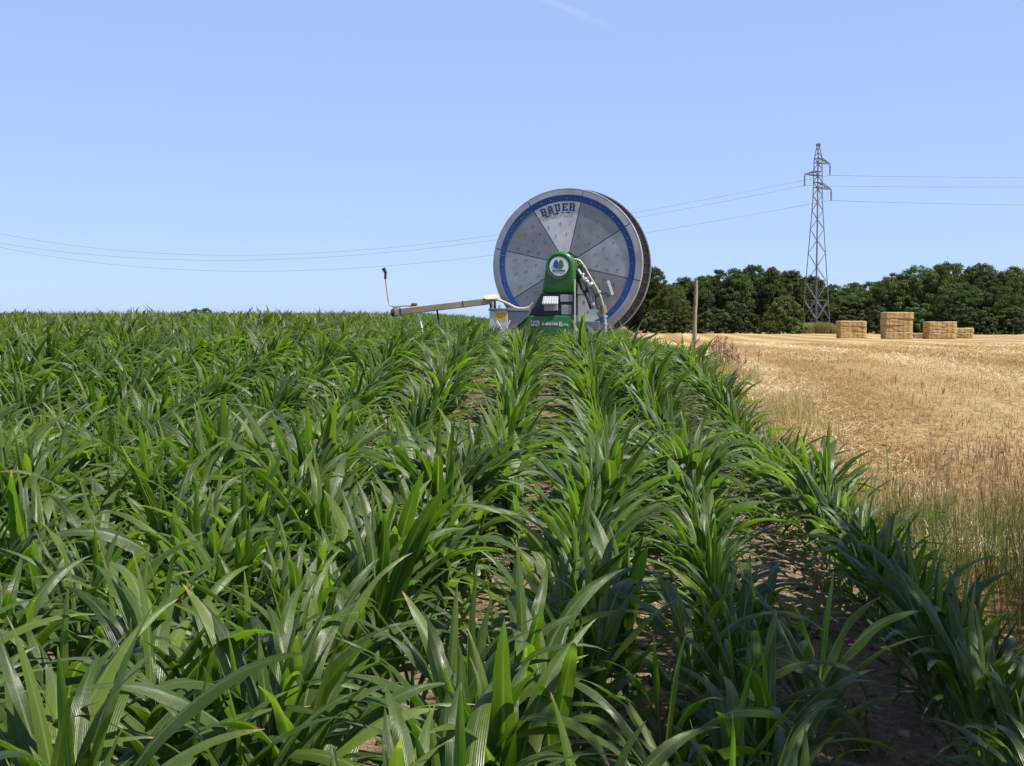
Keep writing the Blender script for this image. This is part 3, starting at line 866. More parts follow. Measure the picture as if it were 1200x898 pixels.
WG = 'trees of the wood beyond the stubble'
for args in [
    # left part of the wood
    (('tall', 1), 744, 322, 176, 40, 0, 'dark tree of the wood half hidden behind the right rim of the reel'),
    (('tall', 2), 767, 311, 172, 44, 0, 'tall narrow dark tree standing just right of the irrigation reel'),
    (('round', 1), 787, 331, 168, 46, 1, 'low greener tree in the dip between the reel and the wooden post'),
    (('tall', 3), 803, 323, 178, 42, 1, 'mid green pointed tree just left of the wooden post'),
    (('tall', 4), 822, 322, 175, 40, 0, 'dark tree directly behind the top of the wooden post'),
    (('tall', 1), 842, 314, 178, 44, 0, 'first tall dark tree to the right of the wooden post'),
    (('tall', 5), 862, 312, 174, 46, 0, 'tall dark tree midway on the skyline between post and lone bush'),
    (('round', 2), 884, 309, 180, 60, 0, 'highest rounded dark tree left of the pylon'),
    (('tall', 2), 906, 311, 175, 44, 0, 'tall dark tree at the left shoulder of the pylon'),
    (('tall', 3), 928, 315, 179, 46, 0, 'dark tree with sloping top immediately left of the pylon legs'),
    (('round', 3), 950, 321, 182, 56, 0, 'dark tree standing right behind the pylon lattice'),
    (('round', 1), 976, 332, 178, 50, 1, 'short tree in the low gap right of the pylon'),
    (('tall', 4), 1000, 330, 180, 50, 0, 'small dark treetop above the leftmost bale stack'),
    (('round', 2), 1022, 329, 172, 52, 1, 'tree rising between the leftmost and the tallest bale stack'),
    # higher right part
    (('round', 4), 1046, 319, 160, 58, 1, 'broad green tree standing behind the tallest bale stack'),
    (('round', 5), 1076, 309, 158, 66, 1, 'big rounded green tree right of the tallest bale stack'),
    (('round', 3), 1112, 305, 156, 72, 1, 'highest broad crown of the wood above the wide bale stack'),
    (('round', 1), 1150, 307, 154, 70, 0, 'large dark crown right of the two lowest bale heaps'),
    (('round', 4), 1186, 311, 152, 70, 1, 'large crown at the right edge of the photo'),
    (('round', 2), 1224, 316, 152, 70, 0, 'tree leaning out of the right edge of the photo'),
    (('tall', 5), 1000, 345, 162, 52, 1, 'lower front tree behind the leftmost bale stack'),
    (('round', 5), 1128, 330, 146, 62, 0, 'lower dark tree at the front of the wood behind the smallest right heap'),
    (('round', 3), 1172, 333, 145, 62, 0, 'lower dark front tree near the right edge of the photo'),
]:
    key, cx, top, Y, wp, mat, lab = args
    tree_px(key, 'tree', lab, 'tree', cx, top, Y, wp, mat, WG)
for cx, top, wp, lab in [(758, 322, 60, 'dim tree at the back of the wood just right of the reel'), (796, 330, 60, 'dim tree at the back of the wood left of the post'), (832, 321, 60, 'dim back tree of the wood right of the post'),
                         (872, 316, 64, 'dim back tree under the highest left skyline of the wood'), (914, 317, 60, 'dim back tree left of the pylon'), (958, 334, 60, 'dim back tree behind the pylon'),
                         (1006, 338, 64, 'dim back tree above the gap between the left bale stacks'), (1058, 324, 70, 'dim back tree above the tallest bale stack'), (1100, 315, 76, 'dim back tree above the wide bale stack'), (1150, 315, 76, 'dim back tree near the right edge'), (1205, 320, 76, 'dim back tree cut by the right edge of the photo')]:
    tree_px(('round', 1 + int(cx) % 5), 'tree', lab, 'tree', cx, top, 190, wp, 0, WG)
BG = 'bushes along the foot of the wood'
for key, cx, top, Y, wp, mat, lab in [
    (('bush', 1), 918, 345, 152, 52, 2, 'olive green bushy tree in front of the wood left of the pylon'),
    (('bush', 2), 902, 374, 150, 24, 2, 'small pale shrub at the foot of the olive bush'),
    (('bush', 3), 775, 360, 160, 44, 0, 'dark bush at the foot of the wood beside the reel'),
    (('bush', 2), 838, 358, 158, 50, 0, 'dark bush just right of the wooden post'),
    (('bush', 1), 872, 362, 158, 44, 0, 'dark bush between the wooden post and the olive bush'),
    (('bush', 3), 806, 357, 158, 40, 1, 'leafy bush seen just left of the wooden post'),
    (('bush', 2), 968, 352, 166, 48, 1, 'green bush seen through the right legs of the pylon'),
    (('bush', 1), 1026, 356, 150, 44, 0, 'dark bush in the gap between the two left bale stacks'),
    (('bush', 3), 1078, 352, 148, 50, 1, 'leafy bush above the single low bale'),
    (('bush', 2), 1148, 360, 142, 46, 0, 'dark bush right of the bale stacks'),
    (('bush', 1), 1188, 358, 142, 50, 0, 'dark bush at the foot of the wood by the right edge'),
]:
    tree_px(key, 'bush', lab, 'bush', cx, top, Y, wp, mat, BG)
# distant trees whose tops show over the maize skyline on the left
FG = 'distant trees over the maize skyline'
for key, cx, top, wp, lab in [
    (('bush', 1), 216, 362.4, 16, 'leftmost small dark treetop peeping over the maize'),
    (('round', 1), 229, 361.0, 18, 'distant dark treetop second from the left over the maize'),
    (('round', 2), 241, 360.3, 16, 'tallest of the distant treetops over the maize'),
    (('bush', 3), 263, 361.8, 14, 'lone distant treetop right of the others over the maize')]:
    tree_px(key, 'distant_tree', lab, 'tree', cx, top, 300, wp * 1.6, 0, FG)
# the tree at the photographer's right that shades the corner
tc = Vector((2.0, 3.85)); hgt = 5.0
tp = tc + SUN_H * (hgt / math.tan(SUN_EL))
tree(('spread', 9), 'shade_tree', 'broad leafy tree beside the camera that shades the near corner of the field', 'tree', tp.x, tp.y, 7.0, 4.5, 1, None, 0.0, 0.4)

# ------------------------------------------------------------------ pylon
M_STEEL = plain('galvanised_lattice', (0.14, 0.148, 0.158), 0.55, 0.35, 0.5, 0.2, 1.5)
M_INS = plain('insulator_glass', (0.10, 0.08, 0.07), 0.3, 0, 0.5, 0.2, 5)
M_WIRE = plain('conductor', (0.30, 0.31, 0.33), 0.5, 0.4, 0.5, 0.1, 1)
PYY = 158.0
pc = at(956, 390, PYY); pz = gz(pc.x, PYY)
pyl = tag(empty('pylon', (pc.x, PYY, pz)), 'tall steel lattice pylon standing in rough grass before the wood', 'pylon')
def zpx(y): return at(957, y, PYY).z - pz
k = PYY / FPX
z_top, z_a, z_b = zpx(171), zpx(186), zpx(236)
def half(z):                                                    # half diagonal of the square mast
    if z < z_b: return 16.4 * k + (5.3 - 16.4) * k * z / z_b
    if z < z_a: return 5.3 * k + (4.4 - 5.3) * k * (z - z_b) / (z_a - z_b)
    return max(0.14, 4.4 * k * (1 - 0.72 * (z - z_a) / (z_top - z_a)))
ang = [R(-100 + 90 * i) for i in range(4)]                      # corner directions: front, right, back, left
def corner(i, z): a = ang[i % 4]; h_ = half(z); return Vector((h_ * math.cos(a), h_ * math.sin(a), z))
for i in range(4):
    mb = MB(); zs = [-0.3, z_b, z_a, z_top]
    for a, b in zip(zs[:-1], zs[1:]): mb.bar(corner(i, a), corner(i, b), 0.095)
    mb.build('leg', M_STEEL, pyl)
mb = MB(); z = zpx(352)
for i in range(4):
    mid0, mid1 = (corner(i, 0.3) + corner(i + 1, 0.3)) / 2, None
    zq = z * 0.42
    mb.bar(corner(i, zq), (corner(i, 0.0) + corner(i + 1, 0.0)) / 2, 0.09); mb.bar(corner(i + 1, zq), (corner(i, 0) + corner(i + 1, 0)) / 2, 0.09)
    mb.bar(corner(i, zq), corner(i + 1, z * 1.0), 0.09); mb.bar(corner(i + 1, zq), corner(i, z * 1.0), 0.09)
    mb.bar(corner(i, z), corner(i + 1, z), 0.07)
side = 0
while z < z_top - 0.6:
    step = max(0.6, half(z) * 1.5)
    z2 = min(z + step, z_top)
    for i in range(4):
        a, b = (i, i + 1) if (side + i) % 2 == 0 else (i + 1, i)
        mb.bar(corner(a, z), corner(b, z2), 0.052)
    z = z2; side += 1
for zc in (z_a, zpx(191), zpx(201), zpx(206), zpx(214), zpx(220), z_top):
    for i in range(4): mb.bar(corner(i, zc), corner(i + 1, zc), 0.07)
mb.build('bracing', M_STEEL, pyl)
mb = MB(); mb.box((0, 0, z_top + 0.12), (0.5, 0.5, 0.3)); mb.build('peak', M_STEEL, pyl)
att = []
for (tx, ty, rt, rb, iy) in ((972.7, 192, 185, 191.5, 205.5), (943.0, 204, 200.5, 206, 217.5), (974.0, 222, 214, 220.5, 235)):
    tip = at(tx, ty, PYY + (0.6 if tx > 957 else -0.6)) - Vector((pc.x, PYY, pz))
    low = at(tx, iy, tip.y + PYY) - Vector((pc.x, PYY, pz))
    mb = MB(); zt_, zb_ = zpx(rt), zpx(rb); ii = (0, 1, 2) if tx > 957 else (0, 3, 2)
    ends = []
    for j in ii:
        mb.bar(corner(j, zt_), tip, 0.085); mb.bar(corner(j, zb_), tip - Vector((0, 0, 0.05)), 0.085)
    for t in (0.3, 0.6):
        mb.bar(corner(ii[0], zt_).lerp(tip, t), corner(ii[0], zb_).lerp(tip, t), 0.06); mb.bar(corner(ii[2], zt_).lerp(tip, t), corner(ii[0], zb_).lerp(tip, t), 0.06)
        mb.bar(corner(ii[1], zt_).lerp(tip, t - .3), corner(ii[1], zb_).lerp(tip, t), 0.06)
    mb.build('crossarm', M_STEEL, pyl)
    mb = MB(); mb.tube([tip, low], 0.045, 8)
    nd = 11
    for d in range(nd):
        c = tip.lerp(low, 0.12 + 0.78 * d / (nd - 1)); mb.tube([c + Vector((0, 0, .05)), c - Vector((0, 0, .05))], [0.05, 0.13], 10)
    mb.build('insulator', M_INS, pyl, True)
    att.append(low + Vector((pc.x, PYY, pz)))
# conductors: sagging spans to the left and right of the pylon
WL = 'overhead wires hanging from the pylon'
for a, ys3, yr, lab in ((att[0], (274, 299.0, 276.5), 207, 'highest wire, hanging from the upper right pylon arm'),
                        (att[1], (285, 305.5, 283), 219.5, 'middle wire, hanging from the left pylon arm'),
                        (att[2], (290, 317.5, 299.5), 239.5, 'lowest wire, hanging from the lower right pylon arm')):
    p0 = at(0, ys3[0], PYY); pm = at(258, ys3[1], PYY); pq = at(572, ys3[2], PYY)
    co = np.polyfit([p0.x, pm.x, pq.x, a.x], [p0.z, pm.z, pq.z, a.z], 3)
    corr = a.z - np.polyval(co, a.x)
    xs_ = np.linspace(-105, a.x, 90)
    pts = [Vector((x, a.y, float(np.polyval(co, x)) + corr * max(0, (x - pq.x) / (a.x - pq.x)))) for x in xs_]
    pr = at(1200, yr, PYY)
    L_ = 150.0; sl = (pr.z - a.z) / (pr.x - a.x)
    for q_ in range(1, 40):
        x = L_ * q_ / 39; s0 = sl - 0.012; cc = 0.012 / (pr.x - a.x)
        pts.append(Vector((a.x + x, a.y, a.z + s0 * x + cc * x * x)))
    mb = MB(); mb.tube(pts, [0.019 if v.x < a.x else 0.032 for v in pts], 6); o = mb.build('overhead_wire', M_WIRE, None, True)
    tag(o, lab, 'power line', WL)

# rough grass round the pylon foot
M_ROUGH = blade_material('rough_grass', [(0.0, (0.17, 0.19, 0.05)), (0.5, (0.30, 0.29, 0.10)), (1.0, (0.46, 0.41, 0.20))], 0.25)
n = 9000
x = pc.x + rng.uniform(-2.8, 2.8, n) * np.sqrt(rng.random(n)) ** 0.5; y = PYY - 1 + rng.uniform(-2.4, 2.4, n)
V, F, A = blades(np.stack([x, y, ground(x, y)], 1), 1.35 * rng.uniform(.55, 1.2, n) * (1 - 0.35 * ((x - pc.x) / 2.9) ** 2), np.full(n, 0.06), rng.random(n) * 6.28, np.abs(rng.normal(.08, .12, n)), rng.normal(.3, .3, n), (0.45 + 0.6 * fbm(x, y, 3) + rng.normal(0, .15, n)).clip(0, 1), 3, .2)
tag(link('rough_grass', mesh_np('rough_grass', V, F, M_ROUGH, {'rnd': A})), 'clump of tall rough yellow green grass around the pylon feet', 'grass', None, 'stuff')

# ------------------------------------------------------------------ straw bales
def bale_material():
    m = Mat('straw_bale')
    p = m.pos(True); oi = m.n.new('ShaderNodeObjectInfo')
    n1 = m.noise(m.mapping(p, (4, 4, 9)), 2.6, 5, 0.75); n2 = m.noise(p, 3.5, 3)
    col = m.ramp(n1, [(0.30, (0.26, 0.165, 0.065)), (0.48, (0.48, 0.33, 0.14)), (0.66, (0.66, 0.50, 0.26))])
    col = m.mix(m.mrange(n2, 0.35, 0.7, 0, 0.4), col, (0.30, 0.175, 0.07))
    return m.done(m.bsdf(col, 0.9, 0, 0.2, m.bump(m.noise(p, 30, 4, 0.7), 0.8, 0.05)))
M_BALE = bale_material(); M_TWINE = plain('twine', (0.10, 0.08, 0.05), 0.8)
def bale_mesh(seed, w, d, h):
    bm = bmesh.new(); bmesh.ops.create_cube(bm, size=1)
    bmesh.ops.subdivide_edges(bm, edges=bm.edges, cuts=9, use_grid_fill=True)
    r = random.Random(seed); o = [r.uniform(0, 99) for _ in range(4)]
    for v in bm.verts:
        c = v.co.copy(); n = Vector((abs(c.x) > .49 and c.x or 0, abs(c.y) > .49 and c.y or 0, abs(c.z) > .49 and c.z or 0))
        q = Vector((c.x * w, c.y * d, c.z * h))
        if n.length > 0.6: q -= n.normalized() * 0.02          # worn edges
        groove = 0.018 if abs((c.x * 6.0 + 0.5) % 1.0 - 0.5) < 0.12 and abs(c.x) < 0.45 else 0.0
        nn = float(fbm(np.array([q.x * 3 + o[0] + q.z * 5]), np.array([q.y * 3 + o[1] + q.z * 4]), 3)[0])
        if n.length > 0: q += n.normalized() * (0.04 * nn - groove)
        q.z += h / 2; v.co = q
    V = np.array([v.co[:] for v in bm.verts]); F = np.array([[v.index for v in f.verts] for f in bm.faces]); bm.free()
    return V, F
def twine_mb(w, d, h):
    mb = MB()
    for i in (-2, -1, 0, 1, 2):
        x = i * w / 6; e = 0.012
        mb.tube([(x, -d / 2 - e, 0.03), (x, -d / 2 - e, h - .03), (x, -d / 2 + .06, h + e * .3), (x, d / 2 - .06, h + e * .3), (x, d / 2 + e, h - .03), (x, d / 2 + e, .03)], 0.008, 4)
    return mb
BALES = [
    (981.6, 1014.4, 376.3, 395.6, 103, [('bottom', 'bottom'), ('middle', 'middle'), ('top', 'topmost')], 'leftmost three-high stack beside the pylon grass'),
    (1033.8, 1068.0, 366.2, 397.0, 99, [('b', 'bottom'), ('2', 'second lowest'), ('3', 'second highest'), ('t', 'topmost')], 'tallest four-high stack'),
    (1068.6, 1082.2, 390.4, 396.4, 104, [('b', 'single')], ''),
    (1083.6, 1118.4, 377.2, 397.4, 98, [('b', 'bottom'), ('m', 'middle'), ('t', 'topmost')], 'three-high stack right of the tallest one'),
    (1117.6, 1139.0, 384.6, 397.0, 104, [('b', 'lower'), ('t', 'upper')], 'two-high heap at the right end'),
]
seed = 0
for x0, x1, yt, yb, Y, names, lab in BALES:
    a, b = at(x0, yb, Y), at(x1, yt, Y); g = gz((a.x + b.x) / 2, Y)
    w = b.x - a.x; h_ = (b.z - g) / len(names)
    for i, (_, nm) in enumerate(names):
        v, f = bale_mesh(seed, w - 0.02, 1.3 if w > 2 else 1.0, h_ + 0.004); seed += 1
        o = link('straw_bale', mesh_np('straw_bale', v, f, M_BALE, None, False))
        o.location = ((a.x + b.x) / 2 + random.uniform(-.05, .05), Y + random.uniform(-.06, .06), g + h_ * i); o.rotation_euler.z = random.uniform(-.03, .03)
        twine_mb(w - 0.02, 1.3 if w > 2 else 1.0, h_ - 0.006).build('twine', M_TWINE, o)
        l = f'{nm} straw bale of the {lab}' if lab else 'single low straw bale half hidden between the tallest stack and its neighbour'
        tag(o, l, 'straw bale', 'rectangular straw bales stacked on the stubble')

# ------------------------------------------------------------------ wooden post and the dry weeds beside it
M_POST = Mat('weathered_wood')
p = M_POST.pos(True)
c_ = M_POST.ramp(M_POST.noise(M_POST.mapping(p, (14, 14, 1.2)), 2.5, 5, 0.6), [(0.3, (0.18, 0.14, 0.095)), (0.55, (0.34, 0.28, 0.20)), (0.75, (0.46, 0.40, 0.31))])
M_POST = M_POST.done(M_POST.bsdf(c_, 0.9, 0, 0.2, M_POST.bump(M_POST.noise(M_POST.mapping(p, (14, 14, 1.2)), 4, 4), 0.8, 0.02)))
PY = 24.0
pb = at(813.2, 423, PY); ptop = at(815.6, 329, PY); g = gz(pb.x, PY)
mb = MB(); hh = ptop.z - g
mb.tube([(pb.x + (ptop.x - pb.x) * t + 0.006 * math.sin(9 * t), PY, g - 0.15 + (hh + .15) * t) for t in np.linspace(0, 1, 9)], [0.045, 0.043, 0.043, 0.043, 0.042, 0.041, 0.040, 0.039, 0.038], 14)
tag(mb.build('wooden_post', M_POST, None, True), 'weathered round wooden post standing upright at the edge of the maize', 'post')
for (cx, cy, Y, nst, hgt_, lab) in ((845, 424, 21.5, 40, 0.46, 'reddish brown dead dock weed right of the wooden post'), (858, 432, 19.5, 28, 0.36, 'smaller brown dead weed in front of the dock by the post'), (833, 421, 23.2, 20, 0.40, 'thin brown dead weed closest to the wooden post')):
    c = at(cx, cy, Y); n = nst
    B = np.stack([c.x + rng.normal(0, .14, n), Y + rng.normal(0, .14, n), np.zeros(n)], 1); B[:, 2] = ground(B[:, 0], B[:, 1])
    H = hgt_ * rng.uniform(.5, 1.25, n); az = rng.random(n) * 6.28; ln = np.abs(rng.normal(.12, .15, n))
    pr_ = [blades(B, H, np.full(n, .012), az, ln, rng.normal(.1, .15, n), rng.normal(.5, .2, n).clip(0, 1), 3, .5)]
    for t in (0.55, 0.7, 0.85, 0.97):                           # seed clusters up each stem
        Q = B + np.stack([np.cos(az) * np.sin(ln) * H * t, np.sin(az) * np.sin(ln) * H * t, np.cos(ln) * H * t], 1)
        for _ in range(2): pr_.append(blades(Q, np.full(n, .075), np.full(n, .018), rng.random(n) * 6.28, rng.uniform(.3, 1.2, n), np.zeros(n), rng.normal(.25, .2, n).clip(0, 1), 1, .4))
    V, F, A = join(pr_)
    tag(link('dead_weed', mesh_np('dead_weed', V, F, M_RUST, {'rnd': A})), lab, 'weed', 'dead weeds by the wooden post')

# ------------------------------------------------------------------ small things on the shaded soil
M_STONE = plain('pale_stone', (0.46, 0.40, 0.32), 0.9, 0, 0.2, 0.2, 20, 0.4)
def on_ground(px_, py_):
    d = ray(px_, py_); o = Vector(cam.location)
    t = 1.0
    for _ in range(4000):
        t += 0.005; q = o + d * t
        if q.z < gz(q.x, q.y) + 0.01: break
    return q
for (cx, cy, s, lab) in ((951, 786, .038, 'pale flat angular stone on the shaded soil between the two right rows'), (928, 745, .03, 'dull grey clod sized stone left of the soil strip'), (958, 747, .034, 'rounded brown stone at the shadow edge on the soil')):
    q = on_ground(cx, cy); v, f = rock(cx, 2, 0.14); v = v * np.array([s, s * .75, s * .4])
    tag(link('stone', mesh_np('stone', v, f, M_STONE if cx == 951 else M_CLOD, {'rnd': np.full(len(v), .55)}, False), None, q + Vector((0, 0, .012))), lab, 'stone', 'stones on the soil strip').rotation_euler = (0.25, -.2, cx)
for (cx, cy, n, lab) in ((975, 745, 30, 'small green weed seedling in the middle of the soil strip'), (986, 842, 34, 'tuft of low weed on the shaded soil near the bottom'), (972, 690, 26, 'thin weed standing at the sunlit edge of the soil strip'), (938, 878, 60, 'low green weed at the bottom edge of the soil strip'), (1010, 880, 60, 'low green weed at bottom edge below the shaded outer maize'), (906, 868, 40, 'low green weed beside the foot of the second maize row')):
    q = on_ground(cx, cy)
    B = np.stack([q.x + rng.normal(0, .05, n).clip(-.07, .07), q.y + rng.normal(0, .05, n).clip(-.07, .07), np.full(n, q.z)], 1)
    V, F, A = blades(B, .11 * rng.uniform(.4, 1.2, n), np.full(n, .009), rng.random(n) * 6.28, np.abs(rng.normal(.5, .3, n)), rng.normal(.5, .3, n), rng.normal(.2, .15, n).clip(0, 1), 3, .15)
    tag(link('weed', mesh_np('weed', V, F, M_GRASS, {'rnd': A})), lab, 'weed', 'small weeds on the soil strip')

# ------------------------------------------------------------------ irrigation reel
AX = R(10.6)
gm = gz(MACH.x, MACH.y)
reel = tag(empty('irrigation_reel', (MACH.x, MACH.y, gm), -AX), 'big irrigation hose reel with grey drum, blue ring and green housing', 'irrigation machine')
RM = Matrix.Translation((MACH.x, MACH.y, gm)) @ Matrix.Rotation(-AX, 4, 'Z')
RI = RM.inverted()
def loc(px_, py_, yl=0.0):
    """picture point on the plane y = yl of the machine, in its own coordinates"""
    o = RI @ Vector(cam.location); d = RI.to_3x3() @ ray(px_, py_)
    return o + d * ((yl - o.y) / d.y)
C0 = loc(664, 310, 0)
CZ = C0.z; CX = C0.x

def sheet_metal(name, base, rough, metal):
    m = Mat(name)
    p = m.pos(True)
    n1 = m.noise(p, 2.2, 4, 0.6); n2 = m.noise(m.mapping(p, (1, 1, 1)), 9, 4, 0.65)
    lo = tuple(c * 0.78 for c in base); hi = tuple(min(1, c * 1.22) for c in base)
    col = m.ramp(n1, [(0.32, lo), (0.7, hi)])
    col = m.mix(m.mrange(n2, 0.55, 0.78, 0, 0.35), col, tuple(c * 0.6 for c in base))
    return m.done(m.bsdf(col, m.mrange(n2, 0.2, 0.8, rough - 0.08, rough + 0.14), metal, 0.5))
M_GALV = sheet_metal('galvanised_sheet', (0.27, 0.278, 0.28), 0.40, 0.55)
M_GALV_D = sheet_metal('dark_tone_sheet', (0.16, 0.166, 0.17), 0.42, 0.55)  # darker tone; on flange panels it stands for a weak reflection
M_GALV_L = sheet_metal('pale_sheet', (0.40, 0.405, 0.405), 0.38, 0.55)  # lighter tone; on flange panels it stands for a stronger reflection
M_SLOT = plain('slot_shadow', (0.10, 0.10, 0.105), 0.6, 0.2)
M_GALV2 = sheet_metal('bright_sheet', (0.66, 0.66, 0.65), 0.42, 0.35)  # palest tone; on two flange panels it stands for a strong reflection
M_RIM = sheet_metal('rim_sheet', (0.40, 0.395, 0.385), 0.36, 0.75)
M_RUSTY = sheet_metal('weathered_flange', (0.20, 0.18, 0.155), 0.6, 0.3)
M_BLUE = plain('blue_paint', (0.014, 0.070, 0.27), 0.5, 0, 0.5, 0.15, 2)
M_NAVY = plain('navy_lettering', (0.015, 0.035, 0.16), 0.5, 0, 0.4, 0.05)
M_GREEN = plain('green_paint', (0.026, 0.125, 0.024), 0.32, 0, 0.5, 0.12, 3)
M_BLACK = plain('black_panel', (0.016, 0.017, 0.022), 0.45, 0, 0.5, 0.2, 4)
M_HOSE = plain('black_hose', (0.02, 0.02, 0.022), 0.5, 0, 0.5, 0.2, 4)
M_WHITE = plain('white_paint', (0.78, 0.78, 0.76), 0.45, 0, 0.5, 0.05, 4)
M_CREAM = plain('cream_pipe', (0.46, 0.41, 0.31), 0.5, 0, 0.4, 0.15, 6)
M_TAN = plain('tan_beam', (0.42, 0.35, 0.24), 0.55, 0.1, 0.4, 0.2, 2)
M_GREY = plain('grey_plastic', (0.30, 0.33, 0.34), 0.5, 0, 0.5, 0.12, 6)
M_YELLOW = plain('yellow_sticker', (0.62, 0.42, 0.03), 0.5, 0, 0.4, 0.1, 6)
M_SILVER = plain('bright_fitting', (0.62, 0.62, 0.60), 0.3, 0.8, 0.5, 0.15, 8)
M_DARK = plain('dark_steel', (0.06, 0.06, 0.065), 0.5, 0.3, 0.5, 0.2, 5)
M_LOGOB = plain('logo_blue', (0.02, 0.08, 0.35), 0.5); M_LOGOG = plain('logo_green', (0.07, 0.20, 0.03), 0.5)
M_TYRE = plain('tyre_rubber', (0.02, 0.02, 0.02), 0.8)

R_IN, R_BL, R_OUT = 1.318, 1.432, 1.575
cc = (CX, 0, CZ)
# front flange: backing disc, eight sheets, blue ring, rim in eight lengths
mb = MB(); mb.lathe([(0.02, 0.03), (R_OUT - .03, 0.03), (R_OUT - .03, 0.055), (0.02, 0.055)], 96, c=cc, closed=True)
fl = mb.build('front_flange', M_DARK, reel)
for i in range(8):
    a0, a1 = R(77 + 45 * i - 45 + 0.0), R(77 + 45 * i)
    g0 = 0.008
    poly = []
    n = 12
    def pt(r, a, s):
        q = Vector((math.cos(a), math.sin(a))) * r + Vector((-math.sin(a), math.cos(a))) * s
        return (CX + q.x, CZ + q.y)
    poly += [pt(0.26, a0, g0), pt(R_IN, a0, g0)]
    poly += [pt(R_IN, a0 + (a1 - a0) * k_ / n, 0) for k_ in range(1, n)]
    poly += [pt(R_IN, a1, -g0), pt(0.26, a1, -g0)]
    painted_sheen = i in (1, 5)  # top and bottom panels: strong reflection painted in as paler metal
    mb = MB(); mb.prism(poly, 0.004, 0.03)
    pn = mb.build('flange_panel', M_GALV2 if painted_sheen else (M_GALV, M_GALV_D, M_GALV, M_GALV_L)[i % 4], fl)  # sheets are alike; the differing tones paint in their reflections
    # pressed slots
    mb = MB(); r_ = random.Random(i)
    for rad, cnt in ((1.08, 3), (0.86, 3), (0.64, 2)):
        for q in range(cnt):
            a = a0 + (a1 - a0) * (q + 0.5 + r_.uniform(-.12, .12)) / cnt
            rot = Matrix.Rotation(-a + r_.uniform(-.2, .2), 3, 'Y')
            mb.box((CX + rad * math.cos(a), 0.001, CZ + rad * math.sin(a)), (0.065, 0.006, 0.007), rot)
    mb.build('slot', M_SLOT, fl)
mb = MB(); mb.lathe([(R_IN - .005, -0.012), (R_BL, -0.02), (R_BL, 0.03), (R_IN - .005, 0.03)], 96, c=cc, closed=True); mb.build('blue_ring', M_BLUE, fl, True)
mb = MB()
for i in range(32):
    a = R(11.25 * i + (3 if i % 2 else 0)); c = Vector((CX + 1.365 * math.cos(a), -0.018, CZ + 1.365 * math.sin(a)))
    mb.tube([c + Vector((0, .01, 0)), c - Vector((0, .012, 0))], 0.010, 6)
mb.build('ring_bolt', M_GALV_L, fl)
for i in range(8):
    a0, a1 = R(77 + 45 * i + .35), R(77 + 45 * (i + 1) - .35)
    mb = MB(); mb.lathe([(R_BL + .002, -0.03), (R_BL + .02, -0.035), (R_OUT - .03, 0.005), (R_OUT - .004, 0.0), (R_OUT, 0.012), (R_OUT, 0.075), (R_BL + .002, 0.06)], 14, a0, a1, cc, True)
    mb.build('rim_section', M_RIM, fl, True)
mb = MB(); mb.lathe([(R_OUT - .01, 0.072), (R_OUT + .012, 0.075), (R_OUT + .012, 0.105), (R_OUT - .01, .1)], 128, c=cc, closed=True); mb.build('rim_edge', M_GALV2, fl, True)

# lettering on the top sheet, coloured paler for its reflection
GLY = {
 'B': [(0, 0, 1.4, 7), (0, 5.8, 4.2, 7), (0, 3, 4.0, 4.1), (0, 0, 4.2, 1.2), (3.4, 4.1, 4.8, 5.8), (3.4, 1.2, 4.9, 3), (-.5, 0, 0, 1.1), (-.5, 5.9, 0, 7)],
 'A': [(0.5, 0, 1.8, 5.8), (3.2, 0, 4.5, 5.8), (1.0, 5.8, 4.0, 7), (1.8, 2.4, 3.2, 3.5), (-.3, 0, 2.2, 1.1), (2.8, 0, 5.3, 1.1)],
 'U': [(0.4, 0.9, 1.7, 7), (3.3, 0.9, 4.6, 7), (1.0, 0, 4.0, 1.2), (-.3, 5.9, 2.2, 7), (2.8, 5.9, 5.3, 7)],
 'E': [(0.2, 0, 1.6, 7), (0.2, 5.8, 4.6, 7), (0.2, 3, 3.4, 4.1), (0.2, 0, 4.6, 1.2), (3.7, 4.9, 4.7, 7), (3.7, 0, 4.8, 2.1), (-.4, 0, .2, 1.1), (-.4, 5.9, .2, 7)],
 'R': [(0, 0, 1.4, 7), (0, 5.8, 4.2, 7), (0, 3, 4.0, 4.1), (3.4, 4.1, 4.8, 5.8), (3.2, 0, 4.6, 3), (-.5, 0, 2, 1.1), (2.9, 0, 5.3, 1.1), (-.5, 5.9, 0, 7)]}
mb = MB(); s_ = 0.155 / 7
for ch, adeg in zip('BAUER', (114.0, 107.0, 99.3, 91.6, 84.3)):
    a = R(adeg); up = Vector((math.cos(a), 0, math.sin(a))); rt = Vector((math.sin(a), 0, -math.cos(a)))
    o = Vector((CX, 0, CZ)) + up * (1.19 - 3.5 * s_)
    for q, (x0, y0, x1, y1) in enumerate(GLY[ch]):
        y_f = -0.006 - 0.0008 * q
        vs = [o + rt * ((x - 2.4) * s_) + up * (y * s_) for x, y in ((x0, y0), (x1, y0), (x1, y1), (x0, y1))]
        f_ = [v + Vector((0, y_f, 0)) for v in vs]; b_ = [v + Vector((0, 0.004, 0)) for v in vs]
        mb.add(f_ + b_, [(0, 1, 2, 3), (0, 4, 5, 1), (1, 5, 6, 2), (2, 6, 7, 3), (3, 7, 4, 0)])
mb.build('lettering', M_NAVY, fl)

